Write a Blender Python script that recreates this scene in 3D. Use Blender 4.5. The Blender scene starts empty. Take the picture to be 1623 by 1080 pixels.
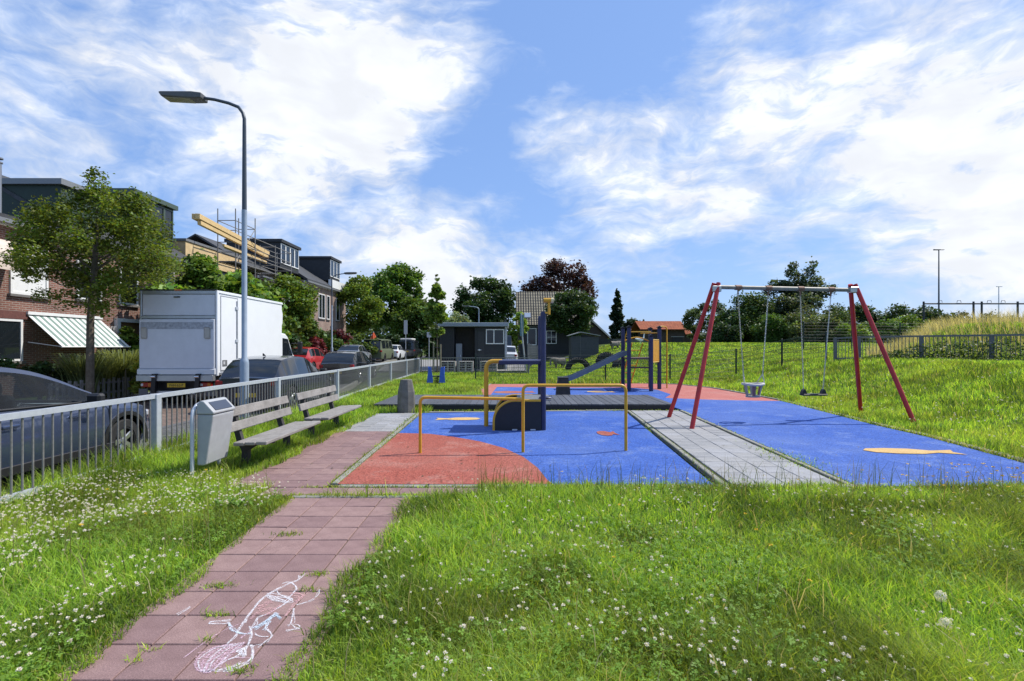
import bpy, math, random
import numpy as np
from mathutils import Vector, Matrix
R = math.radians
sc = bpy.context.scene
C = sc.collection
# ------------------------------------------------------------------ camera
F, CX, HY, CH = 820.0, 811.5, 550.0, 1.6      # focal length in photo pixels, principal column, horizon row, eye height
cam = bpy.data.objects.new('camera', bpy.data.cameras.new('camera'))
C.objects.link(cam); sc.camera = cam
cam.location = (0, 0, CH); cam.rotation_euler = (R(90), 0, 0)
cam.data.sensor_width = 36; cam.data.lens = F / 1623 * 36
cam.data.shift_y = (HY - 540) / 1623
cam.data.clip_start = 0.05; cam.data.clip_end = 6000
# ------------------------------------------------------------------ light
SUN_EL = R(53)
SD = Vector((0.93, 0.37, 0)).normalized()          # horizontal direction towards the sun
sun_vec = Vector((SD.x*math.cos(SUN_EL), SD.y*math.cos(SUN_EL), math.sin(SUN_EL)))
sun = bpy.data.objects.new('sun', bpy.data.lights.new('sun', 'SUN'))
C.objects.link(sun)
sun.data.energy = 4.6; sun.data.angle = R(0.53); sun.data.color = (1.0, 0.95, 0.87)
sun.rotation_euler = sun_vec.to_track_quat('Z', 'Y').to_euler()
sun.location = (30, 10, 40)
sc.view_settings.view_transform = 'Standard'; sc.view_settings.look = 'None'
sc.view_settings.exposure = 0.2; sc.view_settings.gamma = 1.0; sc.view_settings.use_curve_mapping = False
world = bpy.data.worlds.new('World'); sc.world = world; world.use_nodes = True
def build_world():
    nt = world.node_tree; nt.nodes.clear(); L = nt.links.new
    def node(t, **k):
        n = nt.nodes.new(t)
        for a, b in k.items(): setattr(n, a, b)
        return n
    out = node('ShaderNodeOutputWorld'); bg = node('ShaderNodeBackground'); bg.inputs[1].default_value = 0.125
    sky = node('ShaderNodeTexSky', sky_type='NISHITA'); sky.sun_disc = False
    sky.sun_elevation = SUN_EL; sky.sun_rotation = math.atan2(SD.x, SD.y)
    sky.altitude = 0; sky.air_density = 1.0; sky.dust_density = 0.7; sky.ozone_density = 4.0
    tc = node('ShaderNodeTexCoord')
    def math_(op, a, b=None, c=None, clamp=False):
        n = node('ShaderNodeMath', operation=op); n.use_clamp = clamp
        for i, v in enumerate((a, b, c)):
            if v is None: continue
            if isinstance(v, (int, float)): n.inputs[i].default_value = v
            else: L(v, n.inputs[i])
        return n.outputs[0]
    def mapr(v, a, b, c, d, smooth=True):
        n = node('ShaderNodeMapRange', interpolation_type='SMOOTHSTEP' if smooth else 'LINEAR')
        L(v, n.inputs[0])
        for i, x in enumerate((a, b, c, d)): n.inputs[i+1].default_value = x
        return n.outputs[0]
    def scaled(v, s):
        n = node('ShaderNodeVectorMath', operation='MULTIPLY'); L(v, n.inputs[0]); n.inputs[1].default_value = s
        return n.outputs[0]
    def noise(v, scale, detail, rough, dist=0.0):
        n = node('ShaderNodeTexNoise'); L(v, n.inputs['Vector']); n.inputs['Scale'].default_value = scale
        n.inputs['Detail'].default_value = detail; n.inputs['Roughness'].default_value = rough
        n.inputs['Distortion'].default_value = dist
        return n
    d = tc.outputs['Generated']
    # domain warp so that the clouds billow
    wn = noise(scaled(d, (1, 1, 1.8)), 3.0, 4, 0.55)
    sub = node('ShaderNodeVectorMath', operation='SUBTRACT'); L(wn.outputs['Color'], sub.inputs[0]); sub.inputs[1].default_value = (.5, .5, .5)
    wsc = node('ShaderNodeVectorMath', operation='SCALE'); L(sub.outputs[0], wsc.inputs[0]); wsc.inputs['Scale'].default_value = 0.13
    wadd = node('ShaderNodeVectorMath', operation='ADD'); L(d, wadd.inputs[0]); L(wsc.outputs[0], wadd.inputs[1])
    dw = wadd.outputs[0]
    # where cloud fields and blue gaps lie: (photo x, y, radius in degrees, strength)
    blobs = [(300, 40, 13, .45), (560, 40, 11, .62), (640, 120, 8, .55), (120, 60, 9, .36), (380, 200, 9, .42), (540, 195, 9, .62), (230, 250, 6, -.2),
             (450, 300, 9, .5), (600, 255, 6, .45), (400, 380, 6, .25), (10, 210, 5.5, .7), (70, 272, 3.5, .6), (930, 215, 6.5, .85), (860, 225, 5, .5), (820, 200, 3, .4),
             (1120, 115, 7, .42), (1240, 60, 8, .3), (1160, 270, 9, .6), (1400, 270, 13, .75), (1570, 150, 12, .7), (1600, 300, 10, .55),
             (1050, 310, 7, .6), (680, 395, 5.5, .75), (780, 390, 6, .6), (560, 415, 4, .55), (940, 395, 5.5, .5), (1600, 455, 5.5, .6), (620, 430, 6, .6), (740, 430, 6, .6), (850, 420, 5, .4),
             (130, 330, 9, -.25), (760, 310, 8, -.5), (910, 80, 9, -.55), (870, 340, 5, -.35), (230, 160, 4, -.2),
             (1230, 420, 9, -.35), (460, 400, 3, -.2), (980, 20, 8, -.4), (1290, 205, 4, -.35), (730, 230, 4, -.3), (330, 150, 3, -.15)]
    cov = None
    nrm = node('ShaderNodeVectorMath', operation='NORMALIZE')
    w2 = node('ShaderNodeVectorMath', operation='SCALE'); L(sub.outputs[0], w2.inputs[0]); w2.inputs['Scale'].default_value = 0.16
    w2a = node('ShaderNodeVectorMath', operation='ADD'); L(d, w2a.inputs[0]); L(w2.outputs[0], w2a.inputs[1]); L(w2a.outputs[0], nrm.inputs[0])
    for (px, py, r, s) in blobs:
        v = Vector(((px-CX)/F, 1, (HY-py)/F)).normalized()
        dp = node('ShaderNodeVectorMath', operation='DOT_PRODUCT'); L(nrm.outputs[0], dp.inputs[0]); dp.inputs[1].default_value = v
        m = mapr(dp.outputs['Value'], math.cos(R(r*1.35)), 1.0, 0.0, s*.70)
        cov = m if cov is None else math_('ADD', cov, m)
    n1 = noise(scaled(dw, (1, 1, 1.9)), 8.5, 10, 0.58).outputs['Fac']
    n2 = noise(scaled(dw, (1.2, 1.2, 3.2)), 17.0, 7, 0.6, 0.4).outputs['Fac']
    sepd = node('ShaderNodeSeparateXYZ'); L(d, sepd.inputs[0])
    outside = mapr(sepd.outputs['Y'], 0.0, 0.6, 0.22, 0.0)      # broken cloud goes on all round
    D = math_('ADD', math_('ADD', math_('MULTIPLY', math_('SUBTRACT', n1, 0.48), 2.3), math_('MULTIPLY', math_('SUBTRACT', n2, 0.5), 1.3)), math_('ADD', cov, outside))
    veil = mapr(D, -0.12, 1.0, 0.0, 0.74)
    solid = mapr(D, 0.40, 1.15, 0.0, .97)
    alpha = math_('MAXIMUM', veil, solid)
    above = mapr(sepd.outputs['Z'], -0.02, 0.03, 0.0, 1.0)
    alpha = math_('MULTIPLY', alpha, above)
    # thin cloud is bluish white, thick cloud white with greyer cores
    ccol = node('ShaderNodeMix', data_type='RGBA'); L(solid, ccol.inputs[0])
    ccol.inputs[6].default_value = (5.0, 5.8, 7.2, 1); ccol.inputs[7].default_value = (7.0, 7.2, 7.6, 1)
    n3 = noise(scaled(dw, (1, 1, 2.6)), 9.0, 6, 0.5).outputs['Fac']
    sh = mapr(n3, 0.35, 0.7, 0.90, 1.06)
    csh = node('ShaderNodeVectorMath', operation='SCALE'); L(ccol.outputs[2], csh.inputs[0]); L(sh, csh.inputs['Scale'])
    hsv = node('ShaderNodeHueSaturation'); L(sky.outputs[0], hsv.inputs['Color']); hsv.inputs['Saturation'].default_value = 1.0; hsv.inputs['Value'].default_value = 1.05
    tone = node('ShaderNodeMix', data_type='RGBA'); tone.inputs[0].default_value = 0.6; L(hsv.outputs[0], tone.inputs[6]); tone.inputs[7].default_value = (1.95, 3.45, 7.1, 1)
    mix = node('ShaderNodeMix', data_type='RGBA'); L(alpha, mix.inputs[0]); L(tone.outputs[2], mix.inputs[6]); L(csh.outputs[0], mix.inputs[7])
    L(mix.outputs[2], bg.inputs[0]); L(bg.outputs[0], out.inputs[0])
    world.cycles.sampling_method = 'MANUAL'; world.cycles.sample_map_resolution = 512
build_world()
# ------------------------------------------------------------------ helpers
rng = np.random.default_rng(7)
random.seed(5)
def G(x, y, z=0.0):
    """photo pixel of a point known to lie at height z -> ground position"""
    Y = F*(CH - z)/(y - HY)
    return ((x - CX)/F*Y, Y)
def XA(x, Y): return (x - CX)/F*Y
def ZA(y, Y): return CH + (HY - y)/F*Y
def sstep(a, b, x):
    t = np.clip((np.asarray(x, float) - a)/(b - a), 0, 1); return t*t*(3 - 2*t)
MATS = {}
def srgb(r, g, b):
    return tuple(((c/255)/12.92 if c/255 <= .04045 else ((c/255 + .055)/1.055)**2.4) for c in (r, g, b))
def mat(name, col, rough=.6, metal=0., var=.0, vscale=8., bump=0., bscale=60., spec=.5, col2=None, coat=0., attr=None, trans=0., vscale2=None):
    """procedural principled material with colour variation, fine bump and optional translucency"""
    if name in MATS: return MATS[name]
    m = bpy.data.materials.new(name); m.use_nodes = True; MATS[name] = m
    nt = m.node_tree; L = nt.links.new; b = nt.nodes['Principled BSDF']; o = nt.nodes['Material Output']
    b.inputs['Roughness'].default_value = rough; b.inputs['Metallic'].default_value = metal
    b.inputs['Specular IOR Level'].default_value = spec; b.inputs['Coat Weight'].default_value = coat
    b.inputs['Coat Roughness'].default_value = .04
    b.inputs['Base Color'].default_value = (*col, 1)
    src = None
    if attr:
        a = nt.nodes.new('ShaderNodeAttribute'); a.attribute_name = attr
        src = a.outputs['Color']
    if var or col2:
        tc = nt.nodes.new('ShaderNodeTexCoord')
        n = nt.nodes.new('ShaderNodeTexNoise'); n.inputs['Scale'].default_value = vscale; n.inputs['Detail'].default_value = 6; n.inputs['Roughness'].default_value = .65
        L(tc.outputs['Object'], n.inputs['Vector'])
        mr = nt.nodes.new('ShaderNodeMapRange'); mr.inputs[1].default_value = .3; mr.inputs[2].default_value = .7; L(n.outputs['Fac'], mr.inputs[0])
        mx = nt.nodes.new('ShaderNodeMix'); mx.data_type = 'RGBA'; L(mr.outputs[0], mx.inputs[0])
        c2 = col2 if col2 else tuple(min(1, c*(1 + var)) for c in col)
        c1 = col if col2 else tuple(c*(1 - var) for c in col)
        mx.inputs[6].default_value = (*c1, 1); mx.inputs[7].default_value = (*c2, 1)
        if src is not None:
            mm = nt.nodes.new('ShaderNodeMix'); mm.data_type = 'RGBA'; mm.blend_type = 'MULTIPLY'; mm.inputs[0].default_value = 1
            L(mx.outputs[2], mm.inputs[6]); L(src, mm.inputs[7]); src = mm.outputs[2]
        else: src = mx.outputs[2]
        if vscale2:      # fine speckle
            n2 = nt.nodes.new('ShaderNodeTexNoise'); n2.inputs['Scale'].default_value = vscale2; n2.inputs['Detail'].default_value = 3; L(tc.outputs['Object'], n2.inputs['Vector'])
            m2 = nt.nodes.new('ShaderNodeMapRange'); L(n2.outputs['Fac'], m2.inputs[0]); m2.inputs[1].default_value = .35; m2.inputs[2].default_value = .68; m2.inputs[3].default_value = .78; m2.inputs[4].default_value = 1.28
            v2 = nt.nodes.new('ShaderNodeVectorMath'); v2.operation = 'SCALE'; L(src, v2.inputs[0]); L(m2.outputs[0], v2.inputs['Scale']); src = v2.outputs[0]
    if src is not None: L(src, b.inputs['Base Color'])
    if bump:
        tc = nt.nodes.new('ShaderNodeTexCoord')
        n = nt.nodes.new('ShaderNodeTexNoise'); n.inputs['Scale'].default_value = bscale; n.inputs['Detail'].default_value = 4
        L(tc.outputs['Object'], n.inputs['Vector'])
        bp = nt.nodes.new('ShaderNodeBump'); bp.inputs['Strength'].default_value = bump; bp.inputs['Distance'].default_value = .02
        L(n.outputs['Fac'], bp.inputs['Height']); L(bp.outputs[0], b.inputs['Normal'])
    if trans:
        t = nt.nodes.new('ShaderNodeBsdfTranslucent'); ms = nt.nodes.new('ShaderNodeMixShader'); ms.inputs[0].default_value = trans
        if src is not None:
            g = nt.nodes.new('ShaderNodeMix'); g.data_type = 'RGBA'; g.blend_type = 'MULTIPLY'; g.inputs[0].default_value = 1
            L(src, g.inputs[6]); g.inputs[7].default_value = (1.5, 1.35, .6, 1); L(g.outputs[2], t.inputs[0])
        else: t.inputs[0].default_value = (col[0]*1.5, col[1]*1.35, col[2]*.6, 1)
        L(b.outputs[0], ms.inputs[1]); L(t.outputs[0], ms.inputs[2]); L(ms.outputs[0], o.inputs[0])
    return m
class MB:
    """collects shapes into one mesh"""
    def __init__(s): s.v = []; s.f = []
    def add(s, v, f):
        o = len(s.v); s.v += [tuple(p) for p in v]; s.f += [tuple(i + o for i in q) for q in f]; return s
    def box(s, x0, x1, y0, y1, z0, z1, M=None):
        v = [Vector(p) for p in ((x0,y0,z0),(x1,y0,z0),(x1,y1,z0),(x0,y1,z0),(x0,y0,z1),(x1,y0,z1),(x1,y1,z1),(x0,y1,z1))]
        if M is not None: v = [M @ p for p in v]
        return s.add(v, [(0,3,2,1),(4,5,6,7),(0,1,5,4),(1,2,6,5),(2,3,7,6),(3,0,4,7)])
    def bbox(s, x0, x1, y0, y1, z0, z1, b=.01, M=None):
        """box with chamfered edges"""
        v = []; f = []
        xs = (x0, x0+b, x1-b, x1); ys = (y0, y0+b, y1-b, y1); zs = (z0, z0+b, z1-b, z1)
        def ring(z, i): 
            if i: a = [(x0+b,y0),(x1-b,y0),(x1,y0+b),(x1,y1-b),(x1-b,y1),(x0+b,y1),(x0,y1-b),(x0,y0+b)]
            else: a = [(x0+b,y0+b),(x1-b,y0+b),(x1-b,y0+b),(x1-b,y1-b),(x1-b,y1-b),(x0+b,y1-b),(x0+b,y1-b),(x0+b,y0+b)]
            return [Vector((p[0], p[1], z)) for p in a]
        for z, i in ((z0,0),(z0+b,1),(z1-b,1),(z1,0)): v += ring(z, i)
        for r in range(3):
            for k in range(8):
                a, c = r*8 + k, r*8 + (k+1) % 8
                f.append((a, c, c+8, a+8))
        f.append((6,4,2,0)); f.append((24,26,28,30))
        if M is not None: v = [M @ p for p in v]
        return s.add(v, f)
    def tube(s, pts, r, n=8, caps=True):
        pts = [Vector(p) for p in pts]; rs = r if isinstance(r, (list, tuple)) else [r]*len(pts)
        o = len(s.v); prev = None
        for i, p in enumerate(pts):
            t = (pts[min(i+1, len(pts)-1)] - pts[max(i-1, 0)])
            t = t.normalized() if t.length > 1e-9 else Vector((0,0,1))
            if prev is None:
                a = Vector((0,0,1)) if abs(t.z) < .9 else Vector((1,0,0)); u = t.cross(a).normalized()
            else:
                u = (prev - t*prev.dot(t)).normalized()
            prev = u; w = t.cross(u)
            for k in range(n):
                an = 2*math.pi*k/n
                s.v.append(tuple(p + (u*math.cos(an) + w*math.sin(an))*rs[i]))
        for i in range(len(pts)-1):
            for k in range(n):
                a, b = o + i*n + k, o + i*n + (k+1) % n
                s.f.append((a, b, b+n, a+n))
        if caps:
            s.f.append(tuple(o + k for k in range(n))[::-1]); s.f.append(tuple(o + (len(pts)-1)*n + k for k in range(n)))
        return s
    def prism(s, poly, d0, d1, axis='y', M=None):
        """extrude a 2-D outline; axis = extrusion axis"""
        n = len(poly)
        def P(a, b, d): return Vector({'y': (a, d, b), 'x': (d, a, b), 'z': (a, b, d)}[axis])
        v = [P(a, b, d0) for a, b in poly] + [P(a, b, d1) for a, b in poly]
        if M is not None: v = [M @ p for p in v]
        f = [tuple(range(n))[::-1], tuple(range(n, 2*n))] + [(i, (i+1) % n, n + (i+1) % n, n + i) for i in range(n)]
        return s.add(v, f)
    def lathe(s, prof, n=16, M=None, axis='z'):
        o = len(s.v)
        for (r, h) in prof:
            for k in range(n):
                a = 2*math.pi*k/n
                p = Vector((r*math.cos(a), r*math.sin(a), h)) if axis == 'z' else Vector((h, r*math.cos(a), r*math.sin(a)))
                s.v.append(tuple(M @ p if M is not None else p))
        for i in range(len(prof)-1):
            for k in range(n):
                a, b = o + i*n + k, o + i*n + (k+1) % n
                s.f.append((a, b, b+n, a+n))
        s.f.append(tuple(o + k for k in range(n))[::-1]); s.f.append(tuple(o + (len(prof)-1)*n + k for k in range(n)))
        return s
    def build(s, name, m, parent=None, smooth=False, loc=None, auto=None):
        me = bpy.data.meshes.new(name); me.from_pydata(s.v, [], s.f); me.validate()
        import bmesh
        bm = bmesh.new(); bm.from_mesh(me); bmesh.ops.recalc_face_normals(bm, faces=bm.faces); bm.to_mesh(me); bm.free()
        return link(name, me, m, parent, smooth, loc)
def link(name, me, m, parent=None, smooth=False, loc=None):
    if m is not None and not me.materials: me.materials.append(m)
    if smooth:
        me.polygons.foreach_set('use_smooth', [True]*len(me.polygons))
        try: me.set_sharp_from_angle(angle=R(38))
        except Exception: pass
    o = bpy.data.objects.new(name, me); C.objects.link(o)
    if parent is not None: o.parent = parent
    if loc is not None: o.location = loc
    return o
def np_mesh(name, V, Fc, m, parent=None, col=None, kind=None, smooth=False):
    """fast mesh: V (n,3); Fc (m,k) faces; col (n,3) per point colour"""
    me = bpy.data.meshes.new(name)
    V = np.ascontiguousarray(V, np.float32); Fc = np.ascontiguousarray(Fc, np.int32)
    me.vertices.add(len(V)); me.vertices.foreach_set('co', V.ravel())
    k = Fc.shape[1]
    me.loops.add(Fc.size); me.loops.foreach_set('vertex_index', Fc.ravel())
    me.polygons.add(len(Fc)); me.polygons.foreach_set('loop_start', np.arange(0, Fc.size, k, dtype=np.int32))
    me.polygons.foreach_set('loop_total', np.full(len(Fc), k, np.int32))
    me.update(calc_edges=True)
    if col is not None:
        a = me.color_attributes.new('tint', 'FLOAT_COLOR', 'POINT')
        c4 = np.ones((len(V), 4), np.float32); c4[:, :3] = col
        a.data.foreach_set('color', c4.ravel())
    o = link(name, me, m, parent, smooth)
    if kind: o['kind'] = kind
    return o
def tag(o, label=None, cat=None, group=None, kind=None):
    if label: o['label'] = label
    if cat: o['category'] = cat
    if group: o['group'] = group
    if kind: o['kind'] = kind
    return o
def thing(name, label, cat, loc=(0,0,0), rz=0, group=None):
    o = bpy.data.objects.new(name, None); C.objects.link(o); o.empty_display_size = .2
    o.location = loc; o.rotation_euler = (0, 0, rz)
    return tag(o, label, cat, group)
def share(name, me, parent, loc, rot=(0,0,0), scale=(1,1,1)):
    o = bpy.data.objects.new(name, me); C.objects.link(o); o.parent = parent
    o.location = loc; o.rotation_euler = rot; o.scale = scale
    return o
def copy_tree(o, parent=None):
    c = o.copy(); C.objects.link(c); c.parent = parent
    for ch in list(o.children): copy_tree(ch, c)
    return c
def arc(cx, cy, r, a0, a1, n):
    return [(cx + r*math.cos(a0 + (a1-a0)*i/n), cy + r*math.sin(a0 + (a1-a0)*i/n)) for i in range(n+1)]
def in_poly(X, Y, poly):
    ins = np.zeros(len(X), bool); n = len(poly); j = n-1
    for i in range(n):
        xi, yi = poly[i]; xj, yj = poly[j]
        c = ((yi > Y) != (yj > Y)) & (X < (xj-xi)*(Y-yi)/(yj-yi+1e-12)+xi)
        ins ^= c; j = i
    return ins
# value noise for heights, densities and tints (numpy)
_tab = rng.random((256, 256))
def vnoise(X, Y, s):
    x = np.asarray(X)*s; y = np.asarray(Y)*s
    xi = np.floor(x).astype(int); yi = np.floor(y).astype(int); fx = x-xi; fy = y-yi
    fx = fx*fx*(3-2*fx); fy = fy*fy*(3-2*fy)
    g = lambda a, b: _tab[a % 256, b % 256]
    return (g(xi,yi)*(1-fx)+g(xi+1,yi)*fx)*(1-fy)+(g(xi,yi+1)*(1-fx)+g(xi+1,yi+1)*fx)*fy
def fbm(X, Y, s, o=4):
    t = 0; a = .5; 
    for i in range(o): t = t + a*vnoise(np.asarray(X)+17.3*i, np.asarray(Y)+9.1*i, s*2**i); a *= .5
    return t/(1-.5**o)
# ------------------------------------------------------------------ terrain
def road_z(Y): return -0.12 + 0.42*sstep(22, 38, Y)
def road_r(Y): return -5.55 - .17*np.clip(np.asarray(Y, float)-14.5, 0, 32)          # kerb on the playground side
def road_l(Y): return -11.5 - 1.9*sstep(14, 40, Y)
FN0, FND = np.array((13.5, 21.6)), np.array((.768, .643))
def hz(X, Y):
    X = np.asarray(X, float); Y = np.asarray(Y, float)
    s = 1.05*sstep(8.6, 14.2, X)*sstep(3, 9, Y)
    d = (X-FN0[0])*FND[0] + (Y-FN0[1])*FND[1]
    emb = 1.5*sstep(.6, 6, d)*sstep(.6, 4.6, X-.68*Y)*sstep(44, 34, Y)
    hill = 1.95*sstep(26.5, 50, Y)*sstep(3.5, 11.5, X)
    h = np.maximum(s, hill) + emb
    left = sstep(road_r(Y)+.45, road_r(Y)+.1, X)
    h = h*(1-left) + (road_z(Y)-.05)*left
    gard = sstep(road_l(Y)-.1, road_l(Y)-.5, X)
    h = h + gard*.16
    far = sstep(60, 110, np.hypot(X, Y)); h = h*(1-far) + .6*far
    back = sstep(29.5, 33, Y)*sstep(3, 0, X)*(1-left); h = h + back*.12
    return h
NEAR_PATH = [(-2.17, 1.2), (-1.03, 1.2), (-1.05, 5.52), (-2.36, 5.52)]
RED_PATH = [(-3.36, 5.95), (-2.02, 5.95), (-2.22, 12.6), (-3.46, 12.6)]
CROSS = [(-2.75, 5.55), (-.35, 5.55), (-.35, 6.0), (-2.75, 6.0)]
FRONT = [(-2.03, 6.02), (2.34, 6.02), (2.82, 13.0), (-2.17, 12.5)]
GREY = [(2.42, 5.95), (3.98, 5.95), (4.3, 13.05), (2.88, 13.05)]
RIGHT = [(3.99, 5.95), (6.7, 5.95), (7.08, 7.3), (7.38, 9.2), (7.42, 10.6), (7.62, 12.2), (7.85, 14.2), (7.95, 15.3), (7.5, 15.35), (6.2, 15.6), (5.0, 16.1), (4.2, 16.9), (4.32, 13.05)]
BACK = [(-.9, 15.75), (4.3, 15.75), (4.2, 16.9), (5.0, 16.1), (6.2, 15.6), (7.5, 15.35), (7.95, 15.3), (7.9, 17.5), (7.7, 20.2), (7.0, 22.0), (5.5, 22.6), (-.9, 22.2), (-1.2, 19)]
DECK = [(-3.5, 13.1), (4.1, 13.1), (4.1, 15.65), (-3.5, 15.65)]
HARD = [NEAR_PATH, RED_PATH, CROSS, FRONT, GREY, RIGHT, BACK, DECK]
def terrain():
    xs = np.unique(np.concatenate([np.linspace(-28, 30, 175), np.array([-1500,-700,-300,-150,-90,-60,-45,-36,36,45,60,90,150,300,700,1500.])]))
    ys = np.unique(np.concatenate([np.linspace(-8, 72, 201), np.array([-600,-200,-80,-40,-20,-12,80,95,120,160,250,500,1000,2500.])]))
    XX, YY = np.meshgrid(xs, ys); X = XX.ravel(); Y = YY.ravel(); Z = hz(X, Y)
    ins = np.zeros(len(X), bool)
    for p in HARD:
        ins |= in_poly(X, Y, p)
    Z = Z - np.where(ins, .06, .012)
    on_road = (X < road_r(Y)+.2) & (X > road_l(Y)-.2)
    Z = Z - on_road*.08
    nx, ny = len(xs), len(ys); i = np.arange(nx*ny).reshape(ny, nx)
    Fc = np.stack([i[:-1,:-1], i[:-1,1:], i[1:,1:], i[1:,:-1]], -1).reshape(-1, 4)
    m = mat('soil_and_turf', (.052,.085,.02), .95, col2=(.09,.125,.03), vscale=1.3, bump=.6, bscale=25, spec=.1)
    o = np_mesh('ground', np.stack([X, Y, Z], 1), Fc, m, smooth=True); tag(o, kind='structure')
terrain()
# ------------------------------------------------------------------ surfaces
def sheet(name, poly, z, m, parent=None, kind=None, thick=0):
    b = MB()
    if thick: b.prism(poly, z-thick, z, 'z')
    else: b.add([(p[0], p[1], z) for p in poly], [tuple(range(len(poly)))])
    o = b.build(name, m, parent)
    if not thick and o.data.polygons[0].normal.z < 0: o.data.flip_normals()
    if kind: o['kind'] = kind
    return o
def rubber(name, c1, c2, pale, grime=(.10,.10,.095)):
    """poured rubber granulate: speckled, scuffed"""
    m = bpy.data.materials.new(name); m.use_nodes = True; MATS[name] = m
    nt = m.node_tree; L = nt.links.new; b = nt.nodes['Principled BSDF']
    b.inputs['Roughness'].default_value = .85; b.inputs['Specular IOR Level'].default_value = .25
    tc = nt.nodes.new('ShaderNodeTexCoord')
    def no(s, d=3, r=.6):
        n = nt.nodes.new('ShaderNodeTexNoise'); n.inputs['Scale'].default_value = s; n.inputs['Detail'].default_value = d; n.inputs['Roughness'].default_value = r
        L(tc.outputs['Object'], n.inputs['Vector']); return n.outputs['Fac']
    def mr(v, a, b_, c=0., d=1.):
        n = nt.nodes.new('ShaderNodeMapRange'); L(v, n.inputs[0])
        for i, x in enumerate((a, b_, c, d)): n.inputs[i+1].default_value = x
        return n.outputs[0]
    def mx(f, a, b_):
        n = nt.nodes.new('ShaderNodeMix'); n.data_type = 'RGBA'
        L(f, n.inputs[0])
        for i, v in ((6, a), (7, b_)):
            if isinstance(v, tuple): n.inputs[i].default_value = (*v, 1)
            else: L(v, n.inputs[i])
        return n.outputs[2]
    vo = nt.nodes.new('ShaderNodeTexVoronoi'); vo.inputs['Scale'].default_value = 60; L(tc.outputs['Object'], vo.inputs['Vector'])
    sp = nt.nodes.new('ShaderNodeSeparateColor'); L(vo.outputs['Color'], sp.inputs[0])
    base = mx(sp.outputs[0], c1, c2)
    mu = nt.nodes.new('ShaderNodeMath'); mu.operation = 'MULTIPLY'; L(mr(no(1.6, 6, .7), .52, .78), mu.inputs[0]); L(mr(no(30, 2), .35, .65), mu.inputs[1])
    worn = mx(mu.outputs[0], base, pale)
    dirt = mx(mr(no(.7, 5), .55, .8, 0, .35), worn, tuple(c*.45 for c in c1))
    spot = mx(mr(no(9, 8, .75), .60, .72, 0, .55), dirt, grime)
    fade = mx(mr(no(.35, 4), .4, .7, 0, .22), spot, pale)
    L(fade, b.inputs['Base Color'])
    bp = nt.nodes.new('ShaderNodeBump'); bp.inputs['Strength'].default_value = .5; bp.inputs['Distance'].default_value = .006
    L(vo.outputs['Distance'], bp.inputs['Height']); L(bp.outputs[0], b.inputs['Normal'])
    return m
blue_r = rubber('blue_rubber', (.012,.050,.23), (.052,.135,.48), (.25,.33,.50))
red_r = rubber('red_rubber', (.19,.044,.030), (.41,.110,.075), (.50,.32,.26))
pink_r = rubber('faded_red_rubber', (.32,.085,.07), (.47,.15,.12), (.50,.31,.27))
sand_r = rubber('sand_rubber', (.50,.31,.10), (.66,.42,.16), (.6,.5,.3))
fr = sheet('rubber_surface_front', FRONT, 0, blue_r, kind='structure', thick=.05)
q = [G(642,687), G(680,688), G(717,692.6), G(760,700), G(800,711), G(830,725), G(852,742), G(868,762)]
sheet('red_segment', [(-2.03+.0, 6.02)] + [(q[-1][0]+.05, 6.02)] + q[::-1] + [(-2.1, q[0][1])], .004, red_r, fr)
def fish(cx, cy, L_, w, ang, name, parent, m, z=.008):
    pts = [(-.5,.0),(-.42,.35),(-.2,.5),(.05,.48),(.25,.2),(.5,.42),(.44,.0),(.5,-.42),(.25,-.2),(.05,-.48),(-.2,-.5),(-.42,-.35)]
    ca, sa = math.cos(ang), math.sin(ang)
    sheet(name, [(cx + a*L_*ca - b_*w*sa, cy + a*L_*sa + b_*w*ca) for a, b_ in pts], z, m, parent)
c = G(726,664.5); fish(c[0], c[1], 1.0, .42, math.pi+.05, 'fish_marking', fr, sand_r)
c = G(962,687.5); fish(c[0], c[1], .36, .5, .1, 'fish_marking', fr, red_r)
rs = sheet('rubber_surface_right', RIGHT, 0, blue_r, kind='structure', thick=.05)
c = G(1443,716); fish(c[0], c[1], 1.35, .42, -.12, 'fish_marking', rs, sand_r)
bs = sheet('rubber_surface_back', BACK, 0, pink_r, kind='structure', thick=.05)
sheet('blue_segment', [(-.75,15.8),(4.6,15.8),(5.35,17.4),(5.4,19.2),(4.6,20.3),(1.5,20.2),(-.6,20.6)], .004, blue_r, bs)
c = G(815,622); fish(c[0], c[1], 1.5, .9, .1, 'fish_marking', bs, red_r)
c = G(952,621.5); fish(c[0], c[1], 1.0, .6, .0, 'fish_marking', bs, sand_r)
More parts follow.
